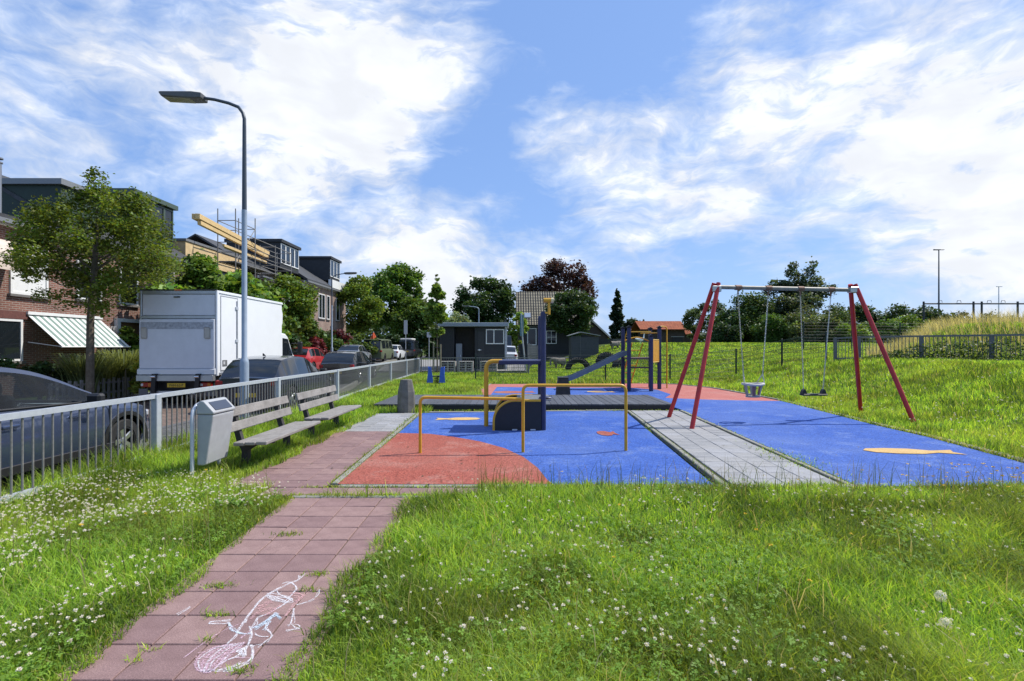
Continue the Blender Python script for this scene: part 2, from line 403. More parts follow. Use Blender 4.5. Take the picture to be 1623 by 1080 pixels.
# paving: every tile its own piece
tile_ms = {'red': [mat('red_tile_%d' % i, c, .85, col2=d, vscale=7, bump=.12, bscale=260, spec=.2, vscale2=150) for i, (c, d) in enumerate([((.205,.128,.120),(.285,.185,.172)), ((.185,.115,.110),(.255,.165,.156)), ((.225,.142,.130),(.31,.205,.186))])],
           'grey': [mat('grey_tile_%d' % i, c, .85, col2=d, vscale=6, bump=.12, bscale=260, spec=.2, vscale2=130) for i, (c, d) in enumerate([((.25,.247,.243),(.34,.336,.33)), ((.225,.225,.225),(.305,.305,.305)), ((.27,.27,.275),(.35,.35,.355))])]}
bed_m = mat('joint_sand', (.075,.07,.045), .95, col2=(.05,.075,.02), vscale=9, spec=.1)
conc = mat('concrete_edging', (.31,.30,.27), .9, col2=(.22,.215,.17), vscale=6, bump=.4, bscale=80, spec=.2)
def tile(parent, quad, kind, z=0.0, g=.0045):
    cx = sum(p[0] for p in quad)/4; cy = sum(p[1] for p in quad)/4
    dz = [random.uniform(-.003, .004) if cy > 3.9 or kind != 'red' else random.uniform(-.0006, .0006) for _ in range(4)]
    def ins(p, a):
        v = Vector((p[0]-cx, p[1]-cy)); l = v.length; return (v*(max(l-a, .01)/l))
    top = [(*ins(p, g*1.414 + .006), z + dz[i]) for i, p in enumerate(quad)]
    mid = [(*ins(p, g*1.414), z - .005 + dz[i]) for i, p in enumerate(quad)]
    bot = [(*ins(p, g*1.414), z - .04) for p in quad]
    b = MB(); b.add(top + mid + bot, [(0,1,2,3)] + [(4+i, 4+(i+1) % 4, (i+1) % 4, i) for i in range(4)] + [(8+i, 8+(i+1) % 4, 4+(i+1) % 4, 4+i) for i in range(4)])
    return b.build('tile', random.choice(tile_ms[kind]), parent, loc=(cx, cy, 0))
def tile_rows(parent, xl0, xr0, ya, xl1, xr1, yb, cols, kind, step=.305, change=None, stagger=False):
    n = max(1, round((yb-ya)/step))
    for r in range(n):
        t0, t1 = r/n, (r+1)/n; Y0 = ya+(yb-ya)*t0; Y1 = ya+(yb-ya)*t1
        k = kind if (change is None or Y0 < change) else 'grey'
        for c_ in range(cols):
            def X(cc, t): 
                a = xl0 + (xr0-xl0)*cc/cols; b_ = xl1 + (xr1-xl1)*cc/cols; return a+(b_-a)*t
            tile(parent, [(X(c_, t0), Y0), (X(c_+1, t0), Y0), (X(c_+1, t1), Y1), (X(c_, t1), Y1)], k)
def bedding(name, poly):
    return sheet(name, poly, -.014, bed_m, kind='structure')
p1 = bedding('path', NEAR_PATH); tile_rows(p1, -2.17, -1.03, 1.28, -2.35, -1.05, 5.49, 4, 'red')
p2 = bedding('cross_path', CROSS); tile_rows(p2, -2.75, -.35, 5.58, -2.75, -.35, 5.88, 8, 'red')
for (x0, x1, y0, y1) in ((-2.36, -.75, 5.495, 5.56), (-2.0, 4.2, 5.905, 6.0)):
    n = max(1, round((x1-x0)/1.0))
    for i in range(n): MB().bbox(x0+(x1-x0)*i/n+.004, x0+(x1-x0)*(i+1)/n-.004, y0, y1, -.05, .006, .008).build('edging_stone', conc, p2)
p3 = bedding('bench_path', RED_PATH); tile_rows(p3, -3.36, -2.14, 5.9, -3.46, -2.31, 12.5, 4, 'red', change=9.6)
p4 = bedding('swing_path', GREY); tile_rows(p4, 2.56, 3.84, 5.98, 2.98, 4.18, 13.02, 4, 'grey')
def kerb_run(parent, pts, w, z1=.012, step=1.0):
    for a, b_ in zip(pts, pts[1:]):
        a = Vector(a); b_ = Vector(b_); L_ = (b_-a).length; n = max(1, round(L_/step)); ang = math.atan2(b_.y-a.y, b_.x-a.x)
        for i in range(n):
            p = a + (b_-a)*(i/n)
            M = Matrix.Translation((p.x, p.y, 0)) @ Matrix.Rotation(ang, 4, 'Z')
            MB().bbox(.004, L_/n-.004, -w/2, w/2, -.06, z1+random.uniform(-.004,.004), .008, M).build('edging_stone', conc, parent)
kerb_run(p3, [(-2.075, 6.05), (-2.25, 12.5)], .07)
kerb_run(p4, [(2.47, 6.0), (2.92, 13.0)], .07); kerb_run(p4, [(3.92, 6.0), (4.25, 13.0)], .07)
kerb_run(rs, [(6.83,6.2),(7.2,7.3),(7.5,9.2),(7.55,10.6),(7.75,12.2),(7.98,14.2),(8.08,15.4)], .12, .02)
kerb_run(bs, [(8.08,15.4),(8.03,17.5),(7.82,20.2),(7.1,22.1),(5.5,22.72)], .1, .02)
kerb_run(bs, [(-.98,15.9),(-1.28,19),(-.98,22.2)], .2, .02)
kerb_run(fr, [(-2.17,12.62),(2.85,13.04)], .12, .014)
# timber deck, board by board
deck_ms = [mat('deck_board_%d' % i, c, .6, col2=d, vscale=3, bump=.3, bscale=50, spec=.4) for i, (c, d) in enumerate([((.058,.062,.072),(.09,.095,.108)), ((.075,.08,.092),(.105,.11,.125)), ((.05,.054,.062),(.08,.083,.092))])]
black = mat('black_plastic', (.012,.012,.014), .55, var=.2)
deck = thing('deck', 'low dark grey platform of crosswise boards behind the front rubber area', 'deck', (-3.5, 13.1, 0))
n = 44; w = 7.6/n
for i in range(n):
    b = MB().bbox(i*w+.004, (i+1)*w-.004, random.uniform(-.012,.006), 2.55, .115, .15+random.uniform(-.003,.003), .004)
    b.build('board', random.choice(deck_ms), deck)
MB().box(.01, 7.59, .02, .07, -.02, .113).build('front_beam', black, deck)
MB().box(7.53, 7.58, .08, 2.53, -.02, .113).build('side_beam', black, deck)
MB().box(.02, .07, .08, 2.53, -.02, .113).build('side_beam', black, deck)
# street
def brick_mat(name, c1, c2, mortar, bw, rh, scale=1., ms=.012, coord='Object', rot=None, var=.5, wall=False):
    m = bpy.data.materials.new(name); m.use_nodes = True; MATS[name] = m
    nt = m.node_tree; L = nt.links.new; b = nt.nodes['Principled BSDF']; b.inputs['Roughness'].default_value = .9; b.inputs['Specular IOR Level'].default_value = .2
    tc = nt.nodes.new('ShaderNodeTexCoord'); mp = nt.nodes.new('ShaderNodeMapping'); L(tc.outputs[coord], mp.inputs[0])
    t = nt.nodes.new('ShaderNodeTexBrick')
    if wall:      # courses run along the horizontal, whichever way the wall faces
        sx = nt.nodes.new('ShaderNodeSeparateXYZ'); cx = nt.nodes.new('ShaderNodeCombineXYZ'); ad = nt.nodes.new('ShaderNodeMath'); L(mp.outputs[0], sx.inputs[0])
        L(sx.outputs[0], ad.inputs[0]); L(sx.outputs[1], ad.inputs[1]); L(ad.outputs[0], cx.inputs[0]); L(sx.outputs[2], cx.inputs[1]); L(cx.outputs[0], t.inputs['Vector'])
    else: L(mp.outputs[0], t.inputs['Vector'])
    t.inputs['Color1'].default_value = (*c1, 1); t.inputs['Color2'].default_value = (*c2, 1); t.inputs['Mortar'].default_value = (*mortar, 1)
    t.inputs['Scale'].default_value = scale; t.inputs['Brick Width'].default_value = bw; t.inputs['Row Height'].default_value = rh; t.inputs['Mortar Size'].default_value = ms
    n = nt.nodes.new('ShaderNodeTexNoise'); n.inputs['Scale'].default_value = 1.2; n.inputs['Detail'].default_value = 6; L(tc.outputs[coord], n.inputs['Vector'])
    mr = nt.nodes.new('ShaderNodeMapRange'); L(n.outputs['Fac'], mr.inputs[0]); mr.inputs[1].default_value = .3; mr.inputs[2].default_value = .7; mr.inputs[3].default_value = 1-var*.4; mr.inputs[4].default_value = 1+var*.3
    vm = nt.nodes.new('ShaderNodeVectorMath'); vm.operation = 'SCALE'; L(t.outputs['Color'], vm.inputs[0]); L(mr.outputs[0], vm.inputs['Scale'])
    L(vm.outputs[0], b.inputs['Base Color'])
    bp = nt.nodes.new('ShaderNodeBump'); bp.inputs['Strength'].default_value = .5; bp.inputs['Distance'].default_value = .01; bp.invert = True
    L(t.outputs['Fac'], bp.inputs['Height']); L(bp.outputs[0], b.inputs['Normal'])
    return m
road_m = brick_mat('road_clinkers', (.24,.165,.13), (.17,.125,.105), (.09,.08,.07), .21, .105)
bay_m = brick_mat('bay_clinkers', (.17,.165,.16), (.12,.12,.12), (.07,.07,.06), .21, .105)
walk_m = brick_mat('pavement_tiles', (.30,.29,.275), (.25,.245,.235), (.10,.10,.085), .3, .3, ms=.008)
def strip(name, fl, fr_, zf, y0, y1, m, n=60):
    ys = np.linspace(y0, y1, n+1); V = []; Fc = []
    for i, y in enumerate(ys): V += [(fl(y), y, zf(y)), (fr_(y), y, zf(y))]
    for i in range(n): Fc.append((2*i, 2*i+1, 2*i+3, 2*i+2))
    return tag(np_mesh(name, np.array(V, float), np.array(Fc), m, smooth=True), kind='structure')
strip('road', lambda y: road_l(y), lambda y: road_r(y)-1.9, lambda y: float(road_z(y)), -8, 95, road_m)
strip('parking_lane', lambda y: road_r(y)-1.9, lambda y: road_r(y)-.1, lambda y: float(road_z(y))-.004, -8, 95, bay_m)
strip('footpath', lambda y: road_l(y)-1.35, lambda y: road_l(y)-.13, lambda y: float(road_z(y))+.1, -8, 60, walk_m)
strip('kerb', lambda y: road_l(y)-.13, lambda y: road_l(y)+.0, lambda y: float(road_z(y))+.105, -8, 60, conc)
kb = MB()
for i in range(60):
    y0 = -2+i*1.0; a = float(road_r(y0)); b_ = float(road_r(y0+1)); z = float(road_z(y0+.5))
    M = Matrix.Translation((a, y0, 0)) @ Matrix.Rotation(math.atan2(b_-a, 1)*-1, 4, 'Z')
    kb.box(-.12, 0, .004, math.hypot(1, b_-a)-.004, z-.1, z+.12, M)
tag(kb.build('playground_kerb', conc), kind='structure')
gut = strip('gutter', lambda y: road_r(y)-1.98, lambda y: road_r(y)-1.78, lambda y: float(road_z(y))+.004, -8, 60, mat('gutter_stone', (.10,.10,.10), .9, var=.3))
strip('car_park', lambda y: float(road_r(y))+.3, lambda y: .9, lambda y: float(road_z(y))+.016, 31.2, 52, walk_m)
# ------------------------------------------------------------------ grass
grass_m = mat('grass_blades', (.8,.8,.8), .55, attr='tint', trans=.46, spec=.3)
grass_m.node_tree.nodes['Principled BSDF'].inputs['Base Color'].default_value = (.1,.2,.03,1)
def hard_mask(X, Y, grow=0.0):
    ins = np.zeros(len(X), bool)
    for p in HARD:
        q_ = p
        if grow:
            c_ = np.mean(np.array(p), 0); q_ = [tuple(c_ + (np.array(a)-c_)*(1 - grow/max(.3, np.linalg.norm(np.array(a)-c_)))) for a in p]
        ins |= in_poly(X, Y, q_)
    return ins
def samp(n, xa, xb, ya, yb, p=1.4):
    X = rng.uniform(xa, xb, n); u = rng.random(n)
    Y = (ya**(1-p) + u*(yb**(1-p) - ya**(1-p)))**(1/(1-p))
    return X, Y
GREEN = np.array([(.205,.335,.034), (.275,.41,.045), (.090,.175,.024), (.35,.44,.075), (.20,.345,.048), (.065,.13,.020), (.245,.375,.045)])
def tints(n, X, Y, straw=.05, dark=1.0):
    c_ = GREEN[rng.integers(0, len(GREEN), n)]*rng.uniform(.8, 1.45, (n, 1))*dark
    ye = sstep(.45, .7, fbm(X, Y, .55, 3))[:, None]
    c_ = c_*(1-ye*.35) + np.array((.33,.36,.07))*ye*.35
    c_ = c_*(.72 + .62*sstep(.30, .62, fbm(X+21, Y+13, 1.5, 3)))[:, None]
    s = rng.random(n) < straw
    c_[s] = np.array((.50,.44,.22))*rng.uniform(.7, 1.15, (s.sum(), 1))
    return c_
def blade_mesh(name, X, Y, Z, H, W, T, lean=.55, label=None, parent=None, bias=(0,0), mat_=None):
    n = len(X); a = rng.uniform(0, 2*np.pi, n); la = rng.uniform(0, 2*np.pi, n)
    lm = H*np.abs(rng.normal(lean, .3, n)).clip(.05, 1.3)
    lx, ly = np.cos(la)*lm + bias[0]*H, np.sin(la)*lm + bias[1]*H
    wx, wy = np.cos(a)*W/2, np.sin(a)*W/2
    zt = H*np.sqrt(np.clip(1 - (lm/np.maximum(H, 1e-4))**2*.45, .15, 1))
    V = np.zeros((n, 5, 3))
    V[:,0] = np.stack([X-wx, Y-wy, Z-.01], 1); V[:,1] = np.stack([X+wx, Y+wy, Z-.01], 1)
    mx, my = X+lx*.3, Y+ly*.3
    V[:,2] = np.stack([mx-wx*.8, my-wy*.8, Z+zt*.6], 1); V[:,3] = np.stack([mx+wx*.8, my+wy*.8, Z+zt*.6], 1)
    V[:,4] = np.stack([X+lx, Y+ly, Z+zt], 1)
    b = (np.arange(n)*5)[:, None, None]
    Fc = (np.array([[0,1,3],[0,3,2],[2,3,4]])[None] + b).reshape(-1, 3)
    col = np.repeat(T, 5, 0)
    o = np_mesh(name, V.reshape(-1, 3), Fc, mat_ or grass_m, parent, col)
    return tag(o, label, 'grass', kind='stuff')
# near lawn, either side of the path
def near_lawn():
    X, Y = samp(560000, -5.5, 8.2, 1.5, 6.25, 1.35)
    frin = (.02 + .17*np.clip(fbm(X*0+3, Y, 2.6, 3)-.25, 0, 1) + .05*rng.random(len(X)))
    t_ = (Y-1.2)/4.32; onl = (X < -2.17-.19*t_+frin) & (Y < 5.5); onr = (X > -1.04-frin) & (Y < 5.5)
    k = (np.abs(X) < Y*1.12+.9) & (~hard_mask(X, Y, .03) | onl | onr)
    k &= ~((Y > 5.5) & (X < -2.0) & (X > -2.72)) & ~((Y > 5.93) & (X < -2.0) & (X > -3.3)) & ~((Y > 5.98) & (X > -2.1) & (X < 7.2)); X, Y = X[k], Y[k]
    left = X < -1.6
    big = fbm(X, Y, .9, 3); H = np.where(left, .04 + .11*big, .035 + .19*big**1.3*(.6+.8*fbm(X+70, Y+31, 3.2, 2)))*rng.uniform(.45, 1.45, len(X))
    edge = np.where(left, np.abs(X+2.25-.0), np.abs(X+1.04)); H *= .45 + .55*sstep(0, .35, edge)
    H = H + np.where(X < -4.35, .16*rng.random(len(X))*sstep(-4.35, -4.9, X), 0)
    far = sstep(5.2, 5.9, Y)*(~left); H *= 1 - .35*far
    W = rng.uniform(.003, .0068, len(X))*(.8 + .12*Y)
    k = rng.random(len(X)) < .30 + 1.0*fbm(X+40, Y, 1.6, 3); X, Y, H, W = X[k], Y[k], H[k], W[k]
    blade_mesh('lawn_grass', X, Y, hz(X, Y)-.01, H, W, tints(len(X), X, Y, .05), .78, 'long unmown green grass in the foreground on both sides of the path')
near_lawn()
def side_strip():
    X, Y = samp(120000, -5.5, -.9, 5.4, 30.5, 1.5)
    lim = np.where(Y < 13, -2.0, np.where(Y < 15.7, -3.45, -.95))
    k = (X < lim) & (~hard_mask(X, Y, .03) | ((X < -3.0) & (Y < 12.6))) & (X > np.interp(Y, [5, 15, 30], [-5.5, -5.45, -5.9])); X, Y = X[k], Y[k]
    k = ~((X > -3.30+.05+.34*np.clip(fbm(X*0+9, Y, 1.7, 3)-.3, 0, 1)) & (Y < 12.4)); X, Y = X[k], Y[k]
    H = (.08 + .16*fbm(X, Y, .9, 3))*rng.uniform(.5, 1.3, len(X)); H += .22*sstep(-4.5, -5.0, X)*rng.random(len(X))*sstep(16, 8, Y)
    H *= np.where((X > -3.5) & (Y < 12.5), .6, 1)
    W = rng.uniform(.004, .008, len(X))*(.6 + .13*Y)
    blade_mesh('verge_grass', X, Y, hz(X, Y)-.01, H, W, tints(len(X), X, Y, .04), .5, 'green grass around the benches and along the left fence')
side_strip()
def right_lawn():
    X, Y = samp(190000, 6.7, 21, 5.6, 26, 1.4)
    edge = np.interp(Y, [5.6, 7.3, 9.2, 10.6, 12.2, 14.2, 15.4, 17.5, 20.2, 22.1, 22.7, 26], [6.85, 7.22, 7.52, 7.6, 7.8, 8.0, 8.1, 8.05, 7.85, 7.1, 5, 5])
    k = (X > edge) & (X < Y*1.04+1); X, Y = X[k], Y[k]
    H = (.07 + .15*fbm(X, Y, .7, 3))*rng.uniform(.5, 1.3, len(X)); W = rng.uniform(.004, .008, len(X))*(.6 + .14*Y)
    blade_mesh('slope_grass', X, Y, hz(X, Y)-.01, H, W, tints(len(X), X, Y, .03, 1.08), .5, 'bright green grass slope to the right of the swings')
    X, Y = samp(16000, -1.2, 14, 22.0, 26.2, 1.4)
    k = ~hard_mask(X, Y) & (Y > np.where(X > 5.5, 22.3, 22.5)); X, Y = X[k], Y[k]
    H = rng.uniform(.06, .22, len(X)); W = rng.uniform(.015, .03, len(X))
    blade_mesh('fence_foot_grass', X, Y, hz(X, Y)-.01, H, W, tints(len(X), X, Y, .12), .5, 'grass along the foot of the wire mesh fence')
    X, Y = samp(105000, -1.0, 34, 25, 54, 1.5)
    k = (X < Y*.72); X, Y = X[k], Y[k]
    H = (.05 + .08*fbm(X, Y, .5, 3))*rng.uniform(.6, 1.3, len(X)); W = rng.uniform(.03, .06, len(X))*(Y/30)
    blade_mesh('paddock_grass', X, Y, hz(X, Y)-.01, H, W, tints(len(X), X, Y, .01, 1.05), .5, 'short green paddock grass rising behind the wire mesh fence')
right_lawn()
def dry_embankment():
    n = 21000; X = rng.uniform(15, 34, n); Y = rng.uniform(12, 34, n)
    d = (X-FN0[0])*FND[0] + (Y-FN0[1])*FND[1]
    k = (d > .6) & (X < Y*1.1+2) & (X-.68*Y > .2); X, Y, d = X[k], Y[k], d[k]
    H = rng.uniform(.2, .75, len(X))*sstep(.4, 3.5, d) + .12; W = rng.uniform(.009, .02, len(X))
    T = np.array((.50,.44,.25))*rng.uniform(.6, 1.25, (len(X), 1)); g = rng.random(len(X)) < .06 + .55*sstep(3.5, .8, d)
    T[g] = np.array((.10,.15,.03))*rng.uniform(.6, 1.3, (g.sum(), 1))
    blade_mesh('dry_embankment_grass', X, Y, hz(X, Y)-.02, H, W, T, .35, 'tall straw coloured dry grass on the embankment behind the right fence', bias=(-.12, 0))
dry_embankment()
# flowers
def heads(name, X, Y, Z, r, m, label, flat=.8, stem=True):
    """flower heads made of many small florets"""
    n = len(X); K = 22; r = np.asarray(r)
    d = rng.normal(0, 1, (n, K, 3)); d[..., 2] = d[..., 2]*.8 + .35; d /= np.linalg.norm(d, axis=2)[..., None]
    s_ = np.cross(d, rng.normal(0, 1, (n, K, 3))); s_ /= np.linalg.norm(s_, axis=2)[..., None]; R_ = (r[:, None]*rng.uniform(.75, 1.12, (n, K)))[..., None]
    c_ = np.stack([X, Y, Z], 1)[:, None]; fl = np.array((1, 1, flat))
    V = np.stack([c_ + d*R_*.15*fl, c_ + (d*.72 + s_*.30)*R_*fl, c_ + d*R_*1.05*fl, c_ + (d*.72 - s_*.30)*R_*fl], 2)
    return tag(np_mesh(name, V.reshape(-1, 3), np.arange(n*K*4).reshape(-1, 4), m), label, 'flowers', kind='stuff')
white_fl = mat('clover_white', (.88,.86,.80), .8, col2=(.70,.62,.52), vscale=30, trans=.2)
yel_fl = mat('flower_yellow', (.75,.50,.02), .7)
def flowers():
    X, Y = samp(9500, -5, -2.0, 2.0, 6.1, 1.1); k = (fbm(X+3, Y, .9, 3) > .40) & ~hard_mask(X, Y) & (rng.random(len(X)) < .20+.24*sstep(3.2, 4.6, Y)) & (X > -Y*1.05-.3); Xl, Yl = X[k], Y[k]
    X, Y = samp(5200, -1.0, 6.5, 1.9, 5.8, 1.2); k = (fbm(X+3, Y+8, .8, 3) > .46) & (rng.random(len(X)) < .36) & (X < Y*1.05+.2); Xr, Yr = X[k], Y[k]
    X = np.r_[Xl, Xr]; Y = np.r_[Yl, Yr]; n = len(X)
    Z = hz(X, Y) + rng.uniform(.085, .17, n); heads('clover_flowers', X, Y, Z, rng.uniform(.007, .0145, n), white_fl, 'white clover heads dotting the foreground grass')
    X, Y = samp(900, 7.6, 18, 7, 24, 1.3); k = (X < Y) & (fbm(X, Y, .5) > .45); X, Y = X[k], Y[k]
    heads('slope_flowers', X, Y, hz(X, Y)+rng.uniform(.1, .2, len(X)), rng.uniform(.012, .022, len(X)), white_fl, 'white flecks of clover on the grass slope right of the swings')
    X = np.r_[rng.normal(5.35, .45, 70), rng.uniform(-.5, 5, 14), rng.uniform(-4.6, -3, 5)]; Y = np.r_[rng.normal(5.7, .2, 70), rng.uniform(3, 5.5, 14), rng.uniform(4, 6, 5)]
    heads('yellow_flowers', X, Y, hz(X, Y)+rng.uniform(.12, .32, len(X)), rng.uniform(.012, .021, len(X)), yel_fl, 'small yellow flowers in the grass, most at the right edge', .45)
    # seed stalks at the lawn edge
    n = 520; X = np.r_[rng.uniform(-.6, 6.2, n), rng.uniform(-5, -2.3, 160)]; Y = np.r_[5.9-np.abs(rng.normal(0, .35, n)), rng.uniform(3.5, 6, 160)]
    k = ~hard_mask(X, Y, .05) | ((Y > 5.5) & (X > -.2)); X, Y = X[k], Y[k]; n = len(X)
    T = np.where(rng.random((n, 1)) < .5, np.array([(.20,.17,.08)]), np.array([(.08,.12,.03)]))
    blade_mesh('seed_stalks', X, Y, hz(X, Y), rng.uniform(.2, .46, n), rng.uniform(.004, .007, n), T, .22, 'thin upright seed stalks along the near edge of the rubber surface')
    # seed heads
    n = 260; X, Y = samp(n, -4.6, 5.5, 2.0, 5.8, 1.2); k = ~hard_mask(X, Y) & (np.abs(X) < Y*1.05); X, Y = X[k], Y[k]; n = len(X)
    blade_mesh('straw_stems', X, Y, hz(X, Y)+.02, rng.uniform(.15, .30, n), rng.uniform(.004, .008, n), np.array((.46,.40,.22))*rng.uniform(.7, 1.2, (n, 1)), .5, 'pale dry grass stems in the foreground lawn')
flowers()
# clover leaves: small round leaflets in threes
def clover_leaves():
    X, Y = samp(52000, -5, 7, 1.6, 6.0, 1.5)
    k = (fbm(X+11, Y+5, .9, 3) > .5) & ~hard_mask(X, Y, .02) & (np.abs(X) < Y*1.1+.5) & ~((Y > 5.5) & (X < 0)); X, Y = X[k], Y[k]; n = len(X)
    Z = hz(X, Y) + rng.uniform(.03, .11, n); r = rng.uniform(.007, .014, n); a0 = rng.uniform(0, 6.28, n)
    V = []; 
    tilt = rng.normal(0, .35, (n, 2))
    for j in range(3):
        a = a0 + j*2.094
        for (rr, off) in ((0., 0.), (1., .62), (1.5, 0.), (1., -.62)):
            dx, dy = rr*r*np.cos(a+off), rr*r*np.sin(a+off)
            V.append(np.stack([X+dx, Y+dy, Z + dx*tilt[:,0] + dy*tilt[:,1] + (.002 if rr == 1. else 0)], 1))
    V = np.stack(V, 1); f = np.array([[0,1,2,3],[4,5,6,7],[8,9,10,11]])
    Fc = (f[None] + (np.arange(n)*12)[:, None, None]).reshape(-1, 4)
    T = np.array((.185,.32,.042))*rng.uniform(.7, 1.4, (n, 1))
    tag(np_mesh('clover_leaves', V.reshape(-1, 3), Fc, grass_m, None, np.repeat(T, 12, 0)), 'patches of small round clover leaves in the foreground grass', 'clover', kind='stuff')
clover_leaves()
# weeds in the joints
def joint_weeds():
    pts = []
    for (px, py, r_, n) in ((348, 929, .06, 120), (503, 911, .045, 90), (455, 848, .07, 120), (340, 975, .05, 70), (490, 935, .04, 50), (385, 1063, .05, 80), (215, 1047, .03, 25), (330, 1015, .03, 25), (240, 1030, .03, 25)):
        gx, gy = G(px, py); pts.append(np.stack([rng.normal(gx, r_, n), rng.normal(gy, r_*.4, n)], 1))
    pts.append(np.stack([rng.uniform(-2.4, -.5, 900), rng.normal(5.57, .018, 900)], 1))
    pts.append(np.stack([rng.uniform(-2.4, 1.5, 900), rng.normal(5.9, .018, 900)], 1))
    t = rng.random(1500); pts.append(np.stack([-2.08 - .18*t + rng.normal(0, .045, 1500), 6.05 + 6.4*t], 1))
    t = rng.random(500)**1.5; pts.append(np.stack([3.95 + .33*t + rng.normal(0, .03, 500), 6.05 + 6.9*t], 1))
    t = rng.random(320); pts.append(np.stack([2.47 + .45*t + rng.normal(0, .025, 320), 6.05 + 6.9*t], 1))
    pts.append(np.stack([rng.normal(4.0, .16, 500), rng.normal(7.4, .5, 500)], 1))
    pts.append(np.stack([rng.uniform(-2.2, 4.2, 900), rng.normal(13.05, .05, 900)], 1)); pts.append(np.stack([rng.normal(2.6, .12, 200), rng.normal(12.98, .06, 200)], 1))
    P = np.concatenate(pts); n = len(P)
    blade_mesh('joint_weeds', P[:,0], P[:,1], np.zeros(n)-.005, rng.uniform(.012, .05, n), rng.uniform(.004, .009, n)*(.6+.1*P[:,1]), tints(n, P[:,0], P[:,1], .1), .8, 'small weeds growing in the joints of the paving')
    X = np.linspace(7.0, 8.1, 1); t = rng.random(2600); xs = np.interp(t*9.5+6, [6,7.3,9.2,10.6,12.2,14.2,15.5],[6.75,7.12,7.42,7.47,7.67,7.9,8.0]) + rng.normal(0.02,.035,2600)
    blade_mesh('kerb_weeds', xs, t*9.5+6, np.zeros(2600)-.005, rng.uniform(.03,.09,2600), rng.uniform(.008,.016,2600), tints(2600, xs, t, .2), .7, 'weeds along the right kerb of the blue rubber surface')
joint_weeds()
def dock(x, y, n, r, h, sp):
    t = thing('broadleaf_weed', '', 'plant', (x, y, float(hz(x, y))))
    V = []; Fc = []
    for i in range(n):
        a = random.uniform(0, 6.28); d = Vector((math.cos(a), math.sin(a), 0)); p = Vector((-d.y, d.x, 0)); L_ = r*random.uniform(.4, 1.1); w = L_*.38; hh = h*random.uniform(.5, 1.1)
        o = len(V); bs_ = Vector((random.gauss(0, sp), random.gauss(0, sp*.6), random.uniform(-.02, .05))); tw = Vector((0, 0, random.uniform(-.3, .3)*w))
        for (t_, ww, zz) in ((0, .1, .0), (.35, .8, .75), (.65, 1, 1.), (.88, .6, .92), (1, .05, .75)):
            V += [tuple(bs_ + d*L_*t_ + p*w*ww*random.uniform(.7,1.2) + tw + Vector((0,0,hh*zz))), tuple(bs_ + d*L_*t_ - p*w*ww*random.uniform(.7,1.2) - tw + Vector((0,0,hh*zz)))]
        for k in range(4): Fc.append((o+2*k, o+2*k+1, o+2*k+3, o+2*k+2))
    np_mesh('leaves', np.array(V), np.array(Fc), mat('dock_leaf', (.15,.28,.03), .6, var=.45, vscale=12, trans=.35), t)
    return t
tag(dock(-2.75, 5.1, 24, .09, .08, .08), 'broad leaved weed in the clover beside the near path')
def dandelion(px, py, Y, label):
    x = XA(px, Y); z = ZA(py, Y)
    t = thing('dandelion_clock', label, 'flower', (x, Y, 0), 0, 'dandelion clocks')
    MB().tube([(0,0,0), (.01,0,z*.6), (0,0,z)], .003, 5).build('stem', mat('stem_green', (.12,.2,.05), .6), t)
    V = []; Fc = []
    for i in range(260):
        d = Vector((random.gauss(0,1), random.gauss(0,1), random.gauss(0,1))).normalized(); u = d.cross(Vector((.3,.5,.8))).normalized(); w = d.cross(u)
        p = d*.031*random.uniform(.7, 1.05); o = len(V); s = .0045
        V += [tuple(p + Vector((0,0,z)) + u*s), tuple(p + Vector((0,0,z)) + (w*.9-u*.5)*s), tuple(p + Vector((0,0,z)) - (w*.9+u*.5)*s)]; Fc.append((o, o+1, o+2))
    np_mesh('seed_head', np.array(V), np.array(Fc), mat('dandelion_fluff', (.75,.72,.66), .9, trans=.3), t)
dandelion(1491, 945, 2.9, 'fluffy dandelion clock in the right foreground, upper of two')
dandelion(1499, 988, 2.75, 'fluffy dandelion clock in the right foreground, lower of two')
# ------------------------------------------------------------------ chalk drawing
def chalk_mat(name, col, dens):
    m = bpy.data.materials.new(name); m.use_nodes = True
    nt = m.node_tree; L = nt.links.new; b = nt.nodes['Principled BSDF']; b.inputs['Base Color'].default_value = (*col, 1); b.inputs['Roughness'].default_value = 1; b.inputs['Specular IOR Level'].default_value = 0
    tc = nt.nodes.new('ShaderNodeTexCoord'); n = nt.nodes.new('ShaderNodeTexNoise'); n.inputs['Scale'].default_value = 160; n.inputs['Detail'].default_value = 3; L(tc.outputs['Object'], n.inputs['Vector'])
    mr = nt.nodes.new('ShaderNodeMapRange'); L(n.outputs['Fac'], mr.inputs[0]); mr.inputs[1].default_value = .64-dens*.4; mr.inputs[2].default_value = .84-dens*.4; at = nt.nodes.new('ShaderNodeAttribute'); at.attribute_name = 'tint'; ml = nt.nodes.new('ShaderNodeMath'); ml.operation = 'MULTIPLY'; L(mr.outputs[0], ml.inputs[0]); L(at.outputs['Fac'], ml.inputs[1])
    t = nt.nodes.new('ShaderNodeBsdfTransparent'); ms = nt.nodes.new('ShaderNodeMixShader'); L(ml.outputs[0], ms.inputs[0]); L(t.outputs[0], ms.inputs[1]); L(b.outputs[0], ms.inputs[2]); L(ms.outputs[0], nt.nodes['Material Output'].inputs[0])
    return m
ck_w = chalk_mat('chalk_white', (.82,.80,.82), .72); ck_p = chalk_mat('chalk_pink', (.78,.55,.64), .62); ck_b = chalk_mat('chalk_pale_blue', (.70,.80,.88), .66); ck_r = chalk_mat('chalk_salmon', (.72,.44,.44), .6)
zc = [0]
